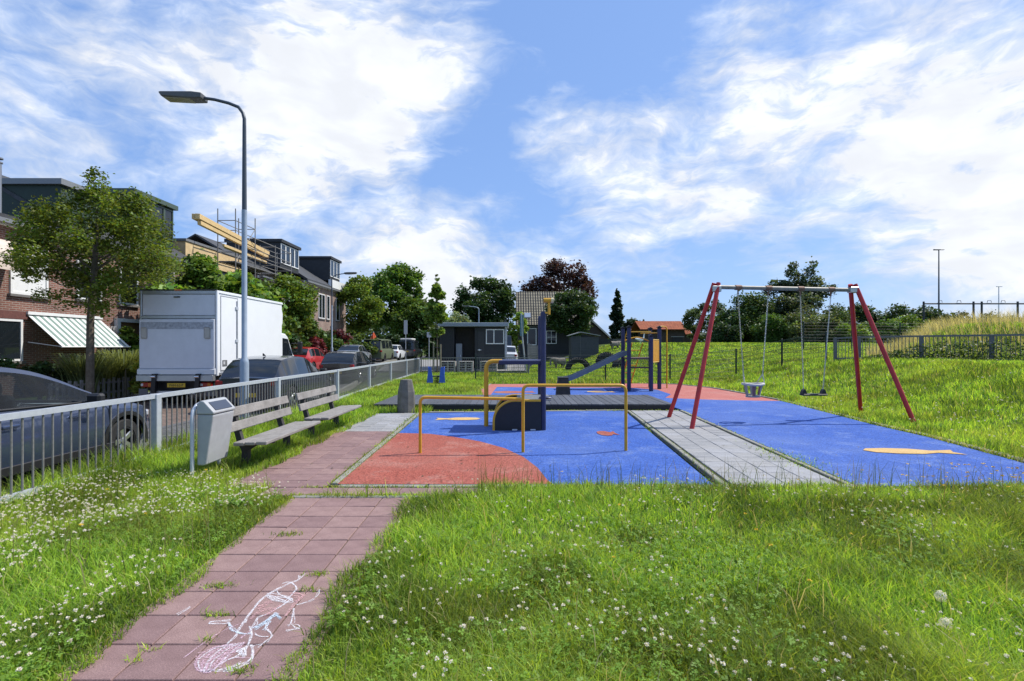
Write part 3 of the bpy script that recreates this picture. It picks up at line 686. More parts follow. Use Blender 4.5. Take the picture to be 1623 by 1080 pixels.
def stroke(pts, w, m, px=True):
    P = [G(240 + a/5.4, 880 + b/5.4) for a, b in pts] if px else pts
    # smooth (Catmull-Rom)
    Q = []
    for i in range(len(P)-1):
        p0, p1_, p2_, p3_ = P[max(i-1,0)], P[i], P[i+1], P[min(i+2, len(P)-1)]
        for k in range(6):
            t = k/6
            Q.append(tuple(.5*((2*p1_[j]) + (-p0[j]+p2_[j])*t + (2*p0[j]-5*p1_[j]+4*p2_[j]-p3_[j])*t*t + (-p0[j]+3*p1_[j]-3*p2_[j]+p3_[j])*t**3) for j in (0,1)))
    Q.append(P[-1]); zc[0] += .00002; z = .0016 + zc[0]
    V = []; Fc = []
    for i, p in enumerate(Q):
        a = Q[max(i-1,0)]; b = Q[min(i+1, len(Q)-1)]; d = Vector((b[0]-a[0], b[1]-a[1])); d = d.normalized() if d.length > 1e-9 else Vector((1,0))
        ww = w*.75*random.uniform(.6, 1.2); V += [(p[0]-d.y*ww, p[1]+d.x*ww, z), (p[0], p[1], z), (p[0]+d.y*ww, p[1]-d.x*ww, z)]
        if i: o = len(V)-6; Fc += [(o, o+1, o+4, o+3), (o+1, o+2, o+5, o+4)]
    al = np.tile(np.array([[0.],[1.],[0.]]), (len(Q), 3))*np.repeat(np.array([random.uniform(.55, 1) for _ in Q]), 3)[:, None]
    np_mesh('chalk_stroke', np.array(V), np.array(Fc), m, p1, al)
W_ = [ [(1275,175),(1260,215),(1190,245),(1060,310),(950,380),(860,480),(820,530),(800,570),(815,580)],
       [(1120,245),(1190,240),(1240,270),(1225,310),(1170,380)], [(1075,305),(1100,340),(1180,370)], [(800,570),(770,620),(720,690),(650,755)],
       [(980,345),(1060,385),(1150,395),(1000,355),(1090,360),(1200,375),(1150,405),(1050,380)], [(1200,370),(1120,430),(1000,500),(920,540),(880,600),(840,640)],
       [(690,560),(600,565),(520,575),(495,592),(600,590),(680,582)], [(840,615),(860,680),(840,740),(800,800),(760,810),(740,830)], [(740,830),(800,860),(770,820),(790,800),(810,865)],
       [(860,770),(870,840),(840,905),(700,960),(540,995),(560,960),(640,905),(720,870),(780,830)], [(880,850),(820,920),(720,980),(640,995),(760,930)],
       [(1440,295),(1430,340),(1370,385),(1290,420),(1245,430)], [(910,790),(980,740),(1030,690),(990,640),(985,580)], [(330,445),(290,480),(225,515)], [(880,680),(930,700),(1000,700)], [(1200,590),(1230,620),(1280,632),(1150,650)], [(1220,460),(1215,520),(1190,590),(1170,610)] ]
def rough(s, w, m, n=2):
    for k in range(n): stroke([(a+random.gauss(0, 7*k), b+random.gauss(0, 5*k)) for a, b in s], w*random.uniform(.6, 1.1), m)
for s in W_: rough(s, .0085, ck_w, 3)
for s in ([(660,585),(690,640),(760,675),(830,680)], [(870,625),(960,580),(1040,530),(1090,510),(990,560),(890,620),(950,600),(1030,545)], [(1000,560),(1060,520),(1110,545),(1060,500)], [(880,640),(940,590),(1020,570),(960,640)]): rough(s, .010, ck_b, 3)
for s in ([(945,410),(1030,395),(960,435),(905,440),(990,430),(910,470),(1040,450),(930,490)], [(850,550),(920,490),(1060,460),(960,530),(1100,430)], [(1180,330),(1250,330),(1285,350),(1230,400),(1260,360),(1200,350)], [(1380,290),(1310,350),(1230,430),(1150,520)]): rough(s, .009, ck_r, 3)
stroke([(275,885),(450,755),(600,660),(760,590)], .008, ck_p); stroke([(560,900),(700,885),(850,885)], .007, ck_p); stroke([(760,720),(850,650)], .012, ck_p)
lft = [(700,765),(560,790),(430,850),(385,930),(400,990),(470,1010)]; rgt = [(800,752),(745,795),(640,880),(575,950),(530,990),(480,1010)]
def along(P, t): k = min(int(t*(len(P)-1)), len(P)-2); f = t*(len(P)-1)-k; return (P[k][0]*(1-f)+P[k+1][0]*f, P[k][1]*(1-f)+P[k+1][1]*f)
zz = []
for k in range(58):   # scribbled balloon
    a = along(lft, k/57); b_ = along(rgt, k/57); zz += [a, b_] if k % 2 else [b_, a]
stroke([(a+random.gauss(0,5), b_+random.gauss(0,3)) for a, b_ in zz], .006, ck_p)
for k in range(7):
    f = (k+.5)/7; stroke([(along(lft, t)[0]*(1-f)+along(rgt, t)[0]*f+random.gauss(0,6), along(lft, t)[1]*(1-f)+along(rgt, t)[1]*f) for t in (0,.25,.5,.75,.95)], .009, ck_p if k % 2 else ck_w)
stroke([(700,765),(560,790),(430,850),(378,930),(400,990),(470,1012),(540,985),(620,890),(760,790),(800,750)], .010, ck_p)
# ------------------------------------------------------------------ metals and paints
galv = mat('galvanised_steel', (.46,.49,.53), .45, .3, col2=(.56,.59,.63), vscale=14, bump=.05)
galv_d = mat('weathered_galvanised', (.17,.165,.16), .65, .3, col2=(.29,.275,.255), vscale=20)
grey_paint = mat('grey_paint', (.34,.38,.43), .45, .1, var=.12, vscale=10)
yellow = mat('yellow_paint', (.62,.33,.018), .38, var=.14, vscale=9, spec=.5)
navy = mat('navy_paint', (.018,.022,.075), .45, var=.2, vscale=8)
red_paint = mat('red_paint', (.46,.022,.022), .42, var=.25, vscale=7)
steel = mat('steel', (.5,.5,.48), .35, .8, var=.1)
concrete = mat('concrete', (.12,.112,.095), .92, col2=(.20,.188,.165), vscale=7, bump=.6, bscale=70, spec=.2)
wood_grey = mat('weathered_wood', (.20,.187,.172), .85, col2=(.31,.292,.272), vscale=5, bump=.5, bscale=40, spec=.2)
dark_wood = mat('dark_wood', (.045,.042,.04), .85, var=.3)
rubber_b = mat('tyre_rubber', (.018,.018,.019), .85, var=.2, bump=.2)
green_post = mat('green_fence_post', (.012,.028,.02), .5)
# ------------------------------------------------------------------ fences
def bar_fence(name, label, pts, h, bar_r, spacing, post, rail, post_every=None, mm=galv, bm=galv_d, zf=None, group=None, flat=False, lean=0):
    """posts at pts; two rails and round bars between; ground height from zf"""
    zf = zf or (lambda x, y: 0.0); o0 = pts[0]; z0 = zf(*o0)
    t = thing(name, label, 'fence', (o0[0], o0[1], z0), 0, group)
    bar = MB().tube([(0,0,.0), (0,0,1)], bar_r, 6).build('bar', bm, t); first = [True]; bme = bar.data
    bar_used = False
    for i, p in enumerate(pts):
        z = zf(*p)-z0; b = MB().bbox(p[0]-o0[0]-post/2, p[0]-o0[0]+post/2, p[1]-o0[1]-post/2, p[1]-o0[1]+post/2, z-.2, z+h+.03, .006)
        b.build('post', mm, t)
        if i == len(pts)-1: break
        n_ = pts[i+1]; a = Vector((p[0]-o0[0], p[1]-o0[1], z)); c_ = Vector((n_[0]-o0[0], n_[1]-o0[1], zf(*n_)-z0)); d = c_-a; L_ = d.length; u = d.normalized()
        for (zz, nm) in ((h, 'top_rail'), (.1, 'bottom_rail')):
            A = a + u*post/2 + Vector((0,0,zz)); B = c_ - u*post/2 + Vector((0,0,zz))
            w = u.cross(Vector((0,0,1))).normalized()*rail/2; up = Vector((0,0,rail*.55))
            MB().add([A-w-up, A+w-up, A+w+up, A-w+up, B-w-up, B+w-up, B+w+up, B-w+up], [(0,3,2,1),(4,5,6,7),(0,1,5,4),(1,2,6,5),(2,3,7,6),(3,0,4,7)]).build(nm, mm, t)
        n = max(1, round(L_/spacing))
        for k in range(1, n):
            q_ = a + d*(k/n)
            if not bar_used: bar.location = (q_.x, q_.y, q_.z+.05); bar.scale = (1,1,h-.06); bar_used = True
            else: share('bar', bme, t, (q_.x, q_.y, q_.z+.05), (0,0,0), (1,1,h-.06+random.uniform(-.002,.002)))
    return t
LF = [(-4.98, 3.4)] + [(XA(px, Y), Y) for px, Y in ((247,7.25),(440,11.1),(534,14.95),(585,18.8),(619,22.65),(644,26.5),(664,30.35))]
bar_fence('bar_fence', 'long galvanised steel bar fence between the parked cars and the playground', LF, .91, .0105, .118, .1, .055)
BF = [(LF[-1][0]+.12, 30.42), (-3.2, 30.45), (-1.15, 30.5), (1.0, 30.6)]
bar_fence('bar_fence', 'grey steel bar fence in front of the dark site cabin', BF, .95, .0105, .13, .07, .05, mm=galv_d)
RF = [(13.5, 21.6), (14.05, 20.95), (15.35, 19.4), (16.6, 17.9), (18.3, 15.9), (20.5, 13.3)]
bar_fence('bar_fence', 'weathered grey bar fence at the foot of the dry grass embankment', RF, .95, .011, .12, .11, .06, mm=mat('dull_grey_steel', (.16,.165,.17), .7, .2, var=.2), bm=mat('dull_grey_steel', (.16,.165,.17)), zf=lambda x, y: float(hz(x, y)))
def mesh_fence(label, pts, h, gap_x=.06, gap_z=.2, wr=.0055, mm=green_post, zf=None, post_w=.06, name='mesh_fence', extra=.06):
    zf = zf or (lambda x, y: float(hz(x, y))); o0 = pts[0]; z0 = zf(*o0)
    t = thing(name, label, 'fence', (o0[0], o0[1], z0))
    for i, p in enumerate(pts):
        z = zf(*p)-z0
        MB().bbox(p[0]-o0[0]-post_w/2, p[0]-o0[0]+post_w/2, p[1]-o0[1]-post_w/2, p[1]-o0[1]+post_w/2, z-.1, z+h+extra, .006).build('post', mm, t)
        if i == len(pts)-1: break
        n_ = pts[i+1]; a = Vector((p[0]-o0[0], p[1]-o0[1], z)); d = Vector((n_[0]-p[0], n_[1]-p[1], zf(*n_)-zf(*p))); L_ = d.length
        b = MB()
        for k in range(int(L_/gap_x)):
            q_ = a + d*((k+.5)*gap_x/L_); b.tube([q_+Vector((0,-.012,.04)), q_+Vector((0,-.012,h))], wr, 3, False)
        for k in range(int(h/gap_z)+1):
            zz = .05 + k*(h-.06)/int(h/gap_z); b.tube([a+Vector((0,0,zz)), a+d+Vector((0,0,zz))], wr*1.5, 3, False)
        b.build('mesh_panel', mm, t)
    return t
MF = [(-4.8, 26.3), (-1.7, 24.2), (1.4, 24.0), (4.36, 24.1), (7.24, 23.7), (10.35, 23.9), (11.95, 22.9), (13.3, 21.9)]
mesh_fence('dark green wire mesh fence between the slide and the paddock', MF[1:], 1.22)
mesh_fence('tall wire mesh fence far behind the right leg of the swing', [(18.6, 33), (22.0, 33.5), (25.5, 34), (30, 34.5)], 1.6, zf=lambda x, y: 1.55, mm=green_post, gap_x=.12, gap_z=.2, wr=.0028)
mesh_fence('grey wire fence running away from the cabin towards the tiled house', [(.95, 31), (1.2, 36), (1.6, 42), (2.6, 50)], 1.7, mm=galv_d, gap_x=.12, wr=.006)
# ------------------------------------------------------------------ benches
def bench(y0, y1, label):
    t = thing('bench', label, 'bench', (-3.4, (y0+y1)/2, -.06), 0, 'weathered wooden benches'); L_ = (y1-y0)/2
    for k in range(3):
        x0 = -.16 + k*.145
        MB().bbox(x0, x0+.135, -L_, L_, .405+random.uniform(-.003,.003)-.006*(2-k), .45-.006*(2-k), .008).build('seat_plank', wood_grey, t)
    for (zc_, xc) in ((.615, -.235), (.80, -.285)):
        M = Matrix.Translation((xc, 0, zc_)) @ Matrix.Rotation(R(-14), 4, 'Y')
        MB().bbox(-.02, .02, -L_, L_, -.062, .062, .008, M).build('back_plank', wood_grey, t)
    for s in (-1, 1):
        y = s*(L_-.32); prof = [(-.21,-.25),(-.12,-.25),(-.11,.28),(.0,.35),(.22,.375),(.22,.40),(-.165,.385),(-.195,.42),(-.255,.62),(-.305,.86),(-.355,.86),(-.32,.6),(-.265,.4),(-.20,.28)]
        MB().prism([(a, b) for a, b in prof], y-.035, y+.035, 'y').build('support', dark_wood, t)
    return t
bench(6.6, 8.48, 'grey weathered wooden bench next to the litter bin')
bench(8.85, 10.78, 'grey weathered wooden bench farther from the litter bin')
# ------------------------------------------------------------------ litter bin
bin_m = mat('bin_grey', (.36,.37,.38), .5, var=.1, vscale=6)
t = thing('litter_bin', 'grey steel litter bin on a bent tube frame beside the bench', 'litter bin', (-3.755, 6.40, 0)); t.scale = (.965, .965, .965)
fr_pts = [(-.03,-.29,-.2),(-.03,-.29,.78),(-.03,-.27,.87),(-.03,-.2,.93),(-.03,-.1,.95),(-.03,.1,.95),(-.03,.2,.93),(-.03,.27,.87),(-.03,.29,.78),(-.03,.29,-.2)]
MB().tube(fr_pts, .024, 10).build('frame', galv, t, True)
prof = [(.0,.19),(.1,.19),(.115,.21),(.2,.79),(.2,.82),(.0,.82)]
bo = MB().prism(prof, -.245, .245, 'y').build('body', bin_m, t)
bv = bo.modifiers.new('bevel', 'BEVEL'); bv.width = .018; bv.segments = 3; bv.limit_method = 'ANGLE'
hood = [(.0,.823),(.21,.823),(.215,.85),(.09,.985),(.055,.995),(.0,.955)]
ho = MB().prism(hood, -.255, .255, 'y').build('hood', bin_m, t)
bv = ho.modifiers.new('bevel', 'BEVEL'); bv.width = .014; bv.segments = 3; bv.limit_method = 'ANGLE'
M = Matrix.Translation((.158, 0, .918)) @ Matrix.Rotation(R(47.2), 4, 'Y')
MB().bbox(-.068, .068, -.19, .19, -.01, .004, .003, M).build('flap', mat('flap_blue_grey', (.05,.06,.085), .35), t)
MB().box(.155, .1575, -.06, -.045, .63, .68).box(.156,.1585,-.03,-.015,.65,.69).build('sticker_residue', mat('dark_mark', (.08,.08,.085), .8), t)
# ------------------------------------------------------------------ concrete blocks
def block(name, label, x, y, w, d, h, taper, m, cham):
    t = thing(name, label, 'block', (x, y, 0))
    b = MB(); b.lathe([(w/2*1.12, -.05), (w/2*1.05, h*.62), (w/2*.98, h*.68), (w/2*taper, h-.015), (w/2*taper*.92, h)], 8, Matrix.Scale(d/w, 4, (0,1,0)) @ Matrix.Rotation(R(22.5), 4, 'Z'))
    b.build('column', m, t); 
    return t
b_ = block('bollard', 'squat tapered concrete bollard in front of the deck by the bench path', -2.6, 12.72, .40, .36, .80, .72, concrete, 1); b_['category'] = 'bollard'
t = thing('play_block', 'dark tapered block beside the foot of the slide', 'block', (1.6, 16.25, 0))
MB().prism([(-.23,-.05),(.23,-.05),(.20,.3),(.15,.62),(-.15,.62),(-.20,.3)], -.2, .2, 'y').build('column', dark_wood, t)
MB().bbox(-.16, .16, -.21, .21, .62, .655, .01).build('cap', black, t)
# ------------------------------------------------------------------ tumbling bars
def bend(pts, r, n=6):
    out = [Vector(pts[0])]
    for i in range(1, len(pts)-1):
        p = Vector(pts[i]); a = (Vector(pts[i-1])-p).normalized(); b = (Vector(pts[i+1])-p).normalized()
        for k in range(n+1):
            t_ = k/n; p0 = p+a*r; p2_ = p+b*r
            out.append(p0*(1-t_)**2 + p*2*t_*(1-t_) + p2_*t_**2)
    out.append(Vector(pts[-1])); return out
ax, ay = G(666, 718.5); bx, by = G(829, 717); cx_, cy_ = G(992, 714.5)
za, zb = ZA(628.6, ay)-.012, ZA(611, by)
t = thing('tumbling_bar', 'two joined yellow tumbling bars, low one left and higher one right', 'play bar', (bx, by, 0))
MB().tube(bend([(ax-bx, ay-by, -.1), (ax-bx, ay-by, za), (-.03, .0, za-.035)], .09), .0235, 12).build('low_bar', yellow, t, True)
MB().tube(bend([(0, 0, -.1), (0, 0, zb), (cx_-bx, cy_-by, zb-.01), (cx_-bx, cy_-by, -.1)], .1), .0245, 12).build('high_bar', yellow, t, True)
# ------------------------------------------------------------------ lookout play unit
px0, py0 = G(861, 682)
t = thing('lookout_unit', 'blue and yellow lookout play unit with telescope and arched black side panels', 'play unit', (px0, py0, 0))
near_y, far_y = .0, 1.05
def pole(y, h):
    return MB().lathe([(.052,-.1),(.052,h-.05),(.045,h-.02),(.02,h)], 14, Matrix.Translation((0, y, 0)))
hp = ZA(494, py0)
pole(near_y, hp).build('pole', navy, t, True); pole(far_y, hp-.02).build('pole', navy, t, True)
for y in (near_y-.04, far_y):
    a0 = [( -.93, -.02)] + [(-.93, .18)] + [(p[0], p[1]) for p in arc(-.55, .17, .38, math.pi, math.pi/2, 10)] + [(-.04, .55), (-.04, -.02)]
    MB().prism([(p[0], p[1]) for p in a0], y-.012, y+.012, 'y').build('side_panel', black, t)
    rim = [(-.95, y, -.05), (-.95, y, .17)] + [(p[0], y, p[1]) for p in arc(-.55, .17, .40, math.pi, math.pi/2, 10)[1:]] + [(-.05, y, .57)]
    MB().tube(rim, .026, 10).build('rim', yellow, t, True)
MB().bbox(-.5, .16, .02, far_y-.03, .565, .59, .006).build('seat_board', mat('grey_board', (.16,.17,.18), .5), t)
MB().lathe([(.0,.602),(.13,.602),(.14,.612),(.13,.622),(.0,.622)], 18, Matrix.Translation((.06,.18,0))).build('steering_disc', navy, t, True)
zs = ZA(573, py0+.5)
MB().bbox(-.86, .05, .05, far_y-.05, zs-.05, zs+.03, .012).build('shelf', navy, t)
yb = .5
MB().tube(bend([(-1.12, yb, -.1), (-1.12, yb, zs+.0), (-.8, yb, zs+.0)], .16), .045, 12).build('yellow_pole', yellow, t, True)
MB().lathe([(.02,-.045),(.055,-.04),(.055,.0),(.03,.02)], 12, Matrix.Translation((-1.12, yb-.03, .58)) @ Matrix.Rotation(R(90), 4, 'X')).build('button', mat('dark_red', (.12,.015,.015), .5), t, True)
tel = MB().tube([(.11,-.01,hp-.06),(.11,-.01,hp+.17)], .026, 10).bbox(.0,.13,-.03,.01,hp-.045,hp-.01,.005)
tel.build('telescope_stand', yellow, t, True)
tp = MB().tube([(.01,0,hp+.215),(.16,0,hp+.215)], .045, 12).tube([(.01,.07,hp+.215),(.16,.07,hp+.215)], .045, 12).build('telescope', yellow, t, True)
MB().tube([(.15,0,hp+.215),(.20,0,hp+.215)], .05, 12).tube([(.15,.08,hp+.215),(.20,.08,hp+.215)], .05, 12).build('lens_hood', mat('pale_yellow', (.7,.6,.35), .4), t, True)
for xx in (-.55, -.2): MB().bbox(xx-.05, xx+.05, -.072, -.056, .0, .03, .004).build('bracket', galv, t)
# ------------------------------------------------------------------ swing
f1, f2 = G(1095, 680), G(1058, 661); f3, f4 = G(1453, 673), G(1365, 656)
YL, YR = 10.95, 11.5; aL = Vector((XA(1135, YL), YL, ZA(449, YL))); aR = Vector((XA(1352, YR), YR, ZA(451, YR)))
t = thing('swing_set', 'red legged swing frame with a round grey crossbeam', 'swing frame', (5.9, 11.2, 0)); O = Vector((5.9, 11.2, 0))
beam_z = ZA(457.5, 11.2)
bL = Vector((aL.x+.05, aL.y, beam_z)); bR = Vector((aR.x-.02, aR.y, beam_z))
for fpt, a, dx in ((f1, aL, .05), (f2, aL, -.04), (f3, aR, .045), (f4, aR, -.06)):
    foot = Vector((*fpt, -.1)); top = a + Vector((dx, 0, 0)); z_f = 0
    foot.z = float(hz(foot.x, foot.y)) - .1
    MB().tube([foot-O, top-O], .046, 12).build('leg', red_paint, t, True)
for a, s in ((aL, 1), (aR, -1)):
    M = Matrix.Translation(a - O + Vector((0,0,-.13)))
    MB().bbox(-.09, .09, -.07, .07, -.06, .07, .01, M).build('bracket', steel, t)
MB().tube([bL-O, bR-O], .044, 14).build('crossbeam', mat('beam_grey', (.25,.235,.20), .55, .15, var=.25), t, True)
rust = mat('rusty_clamp', (.22,.13,.09), .7, .3, var=.3)
ch_px = (1169.7, 1217.6, 1268.6, 1316.8); hang = []
for p in ch_px:
    # point of the beam seen in that column
    k = ((p-CX)/F*bL.y - bL.x)/((bR.x-bL.x) - (p-CX)/F*(bR.y-bL.y)); q_ = bL + (bR-bL)*k; hang.append(q_)
    ax_ = (bR-bL).normalized()
    MB().tube([q_-O-ax_*.07, q_-O+ax_*.07], .056, 12).build('clamp', rust, t, True)
    MB().tube([q_-O-Vector((0,0,.04)), q_-O-Vector((0,0,.15))], .016, 8).build('hanger', rust, t)
chain_m = mat('chain_steel', (.55,.54,.5), .35, .85)
def link_mesh():
    b = MB(); pts = [(math.cos(a)*.011, 0, math.sin(a)*.011 + (.012 if math.sin(a) > 0 else -.012)) for a in [i*math.pi/4+.01 for i in range(9)]]
    b.tube(pts, .0048, 5, False); me = bpy.data.meshes.new('chain_link'); me.from_pydata(b.v, [], b.f); me.materials.append(chain_m); return me
LK = link_mesh()
def chain(parent, a, b, org, step=.04):
    """one chain: links turned by a quarter each, joined into one part"""
    d = b-a; n = max(2, int(d.length/step)); rot = d.to_track_quat('Z', 'Y').to_matrix().to_4x4(); v = []; f = []
    base = [Vector(x.co) for x in LK.vertices]; bf = [tuple(p.vertices) for p in LK.polygons]
    m = MB()
    for i in range(n):
        M = Matrix.Translation(a - org + d*((i+.5)/n)) @ rot @ Matrix.Rotation(R(90*(i % 2)), 4, 'Z')
        m.add([M @ p for p in base], bf)
    o = m.build('chain', chain_m, parent); return o
# toddler seat
zt = .80; mid = (hang[0]+hang[1])/2; sY = mid.y
sx0, sx1 = XA(1179, sY), XA(1208, sY)
t2 = thing('toddler_swing', 'grey bucket shaped toddler swing seat hanging on two chains', 'swing seat', ((sx0+sx1)/2, sY, 0), 0, None); O2 = Vector(((sx0+sx1)/2, sY, 0)); hw = (sx1-sx0)/2
rim_m = mat('grey_rubber', (.30,.28,.27), .6, var=.2); pale = mat('pale_rubber', (.50,.47,.45), .6, var=.2)
ring = [(math.cos(a)*(hw+.02), math.sin(a)*.17, zt+.01*math.cos(2*a)) for a in [i*math.pi/10 for i in range(21)]]
MB().tube(ring, .027, 8, False).build('seat_rim', pale, t2, True)
for a in range(6):
    an = a*math.pi/3+.3; x_, y_ = math.cos(an)*(hw+.005), math.sin(an)*.16
    w_ = .04
    tx, ty = -math.sin(an), math.cos(an)
    P = [(x_-tx*w_, y_-ty*w_, zt), (x_+tx*w_, y_+ty*w_, zt), (x_*.72+tx*w_*.8, y_*.72+ty*w_*.8, zt-.25), (x_*.72-tx*w_*.8, y_*.72-ty*w_*.8, zt-.25)]
    Q = [(p[0]*.93, p[1]*.93, p[2]) for p in P]
    MB().add(P+Q, [(0,1,2,3),(7,6,5,4),(0,4,5,1),(1,5,6,2),(2,6,7,3),(3,7,4,0)]).build('side_strap', rim_m if a % 2 else mat('dark_pink_rubber', (.20,.10,.11), .6), t2)
MB().lathe([(.02,zt-.285),(hw*.75,zt-.28),(hw*.82,zt-.25),(hw*.7,zt-.235),(.02,zt-.245)], 16, Matrix.Scale(.75, 4, (0,1,0))).build('seat_base', rim_m, t2, True)
for h, sx in ((hang[0], -1), (hang[1], 1)):
    y_split = Vector((O2.x+sx*(hw+.01), sY, zt+.22))
    chain(t2, h-Vector((0,0,.15)), y_split, O2)
    chain(t2, y_split, Vector((O2.x+sx*(hw+.015), sY-.07, zt+.02)), O2); chain(t2, y_split, Vector((O2.x+sx*(hw-.06), sY+.12, zt+.02)), O2)
mid = (hang[2]+hang[3])/2; sY = mid.y; sx0, sx1 = XA(1270, sY), XA(1308, sY); zt = ZA(625, sY)
O3 = Vector(((sx0+sx1)/2, sY, 0)); hw = (sx1-sx0)/2
t3 = thing('rubber_swing', 'flat black rubber swing seat hanging on two chains', 'swing seat', O3)
MB().bbox(-hw, hw, -.09, .09, zt-.03, zt+.01, .012).build('seat_plate', black, t3)
for s in (-1, 1):
    MB().prism([(-.055,0),(.055,0),(.03,.07),(.0,.105),(-.03,.07)], s*0-.05, .05, 'y', Matrix.Translation((s*(hw-.05), 0, zt+.01))).build('chain_lug', black, t3)
    chain(t3, hang[2 if s < 0 else 3]-Vector((0,0,.15)), Vector((O3.x+s*(hw-.05), sY, zt+.11)), O3)
# ------------------------------------------------------------------ slide tower
t = thing('slide_tower', 'small navy and yellow climbing tower with a blue grey slide', 'slide', (4.9, 19.4, 0)); O = Vector((4.9, 19.4, 0))
posts = {'b': (4.25,18.8,2.30), 'c': (5.0,18.6,1.98), 'a': (4.32,20.15,2.32), 'd': (5.58,19.6,2.32), 'e': (5.45,20.4,2.30)}
for k, (x, y, h) in posts.items():
    MB().bbox(x-O.x-.065, x-O.x+.065, y-O.y-.065, y-O.y+.065, -.1, h, .02).build('post', navy, t)
    MB().prism([(-.085,0),(.085,0),(.085,.03),(0,.075),(-.085,.03)], -.085, .085, 'y', Matrix.Translation((x-O.x, y-O.y, h))).build('post_cap', black, t)
PL = [(4.25,18.8),(5.0,18.6),(5.58,19.6),(5.45,20.4),(4.32,20.15)]
sheet('platform', [(x-O.x, y-O.y) for x, y in PL], 1.2, mat('brown_board', (.10,.055,.045), .7, var=.25), t, thick=.05)
brown = MATS['brown_board']
for z in (.85,):
    MB().tube([Vector((4.25,18.8,z))-O, Vector((5.0,18.6,z))-O], .03, 8).build('cross_bar', brown, t)
MB().tube([Vector((4.25,18.8,2.14))-O, Vector((5.0,18.6,2.14))-O], .022, 8).build('rail', yellow, t, True)
MB().tube([Vector((5.0,18.6,2.1))-O+Vector((.05,1.7,.03)), Vector((5.58,19.6,2.13))-O], .02, 8).build('rail', yellow, t, True)
MB().tube([Vector((4.32+1.13*i/10, 20.15+.25*i/10, 1.80+.17*math.sin(math.pi*i/10)))-O for i in range(11)], .024, 8).build('arched_rail', yellow, t, True)
pv = Vector((5.58-5.0, 1.0, 0)); M = Matrix.Translation(Vector((5.29,19.1,0))-O) @ Matrix.Rotation(math.atan2(pv.y, pv.x), 4, 'Z')
MB().bbox(-.46, .46, -.015, .015, 1.06, 1.84, .02, M).build('side_panel', mat('ochre_panel', (.55,.28,.03), .5, var=.15), t)
fr_ = [(-.48,0,1.04),(.48,0,1.04),(.48,0,1.86),(-.48,0,1.86),(-.48,0,1.04)]
MB().tube([M @ Vector(p) for p in fr_], .022, 8).build('panel_frame', mat('light_yellow', (.72,.5,.12), .4), t, True)
ld0, ld1 = Vector((4.75, 21.4, -.05)), Vector((5.05, 20.45, 1.75))
for dx in (0, .42):
    MB().tube([ld0+Vector((dx-.3,0,0))-O, ld1+Vector((dx-.3,0,0))-O], .022, 8).build('ladder_rail', yellow, t, True)
for k in range(5):
    p = ld0 + (ld1-ld0)*(.16+.17*k); MB().tube([p+Vector((-.3,0,0))-O, p+Vector((.12,0,0))-O], .018, 8).build('rung', yellow, t, True)
MB().tube([Vector((4.35,20.3,0))-O, Vector((4.42,20.2,2.0))-O, Vector((4.5,20.1,2.28))-O, Vector((4.6,20.0,2.28))-O], .022, 8).build('grab_pole', yellow, t, True)
fx, fy = G(1057, 615.5)
MB().tube(bend([Vector((fx,fy,-.1))-O, Vector((fx,fy,2.38))-O, Vector((5.6,19.75,2.38))-O, Vector((5.6,19.72,2.2))-O], .16), .026, 10).build('fire_pole', yellow, t, True)
chute = mat('slide_blue_grey', (.13,.155,.195), .35, .1, var=.15, vscale=4)
# slide: bed and two walls along a curve
sp = [(4.32,1.30),(4.1,1.24),(3.3,.85),(2.6,.52),(2.25,.37),(2.0,.30),(1.78,.28)]
def slide_strip(y0, y1, z0, z1):
    b = MB(); n = len(sp)
    for (x, z) in sp:
        b.v += [(x-O.x, y0, z+z0), (x-O.x, y1, z+z0), (x-O.x, y1, z+z1), (x-O.x, y0, z+z1)]
    for i in range(n-1):
        for k in range(4): b.f.append((4*i+k, 4*i+(k+1) % 4, 4*i+4+(k+1) % 4, 4*i+4+k))
    b.f += [(0,1,2,3), (4*n-4, 4*n-3, 4*n-2, 4*n-1)]; return b
sl = slide_strip(-.12, .36, 0, .03).build('chute', chute, t)
for y0 in (-.16, .36): slide_strip(y0, y0+.04, -.01, .17).build('slide_wall', chute, sl)
MB().bbox(2.0-O.x, 2.1-O.x, .05, .2, -.05, .3, .01).build('slide_foot', navy, t)
# ------------------------------------------------------------------ blue spring rocker
gx, gy = G(692, 611); bl = mat('bright_blue', (.035,.11,.52), .45, var=.12)
t = thing('spring_rocker', 'bright blue spring rocker standing in the grass by the back fence', 'rocker', (gx, gy, 0))
for s in (-1, 1):
    prof = [(-.17,.12),(.2,.12),(.2,.3),(.1,.42),(.06,.72),(.0,.78),(-.06,.72),(-.12,.42),(-.17,.3)]
    M = Matrix.Translation((s*.26, 0, 0)) @ Matrix.Rotation(R(90), 4, 'Z') @ Matrix.Rotation(R(s*5), 4, 'X')
    MB().prism(prof, -.02, .02, 'y', M).build('side_panel', bl, t)
    Mf = Matrix.Translation((s*.25, -.18, 0)); MB().prism([(-.13,.12),(.13,.12),(.12,.3),(.05,.74),(.0,.78),(-.06,.74)], -.012, .012, 'y', Mf).build('front_panel', bl, t)
MB().bbox(-.25, .25, -.13, .13, .36, .40, .01).build('seat', black, t)
MB().tube([(-.27,.0,.68),(.27,.0,.68)], .014, 8).build('handle', dark_wood, t)
MB().tube([(math.cos(a)*.09, math.sin(a)*.09, .02+a*.0125) for a in [i*.5 for i in range(54)]], .018, 6).build('spring', black, t, True)
MB().bbox(-.3, .3, -.16, .16, -.02, .03, .01).build('base_plate', dark_wood, t)
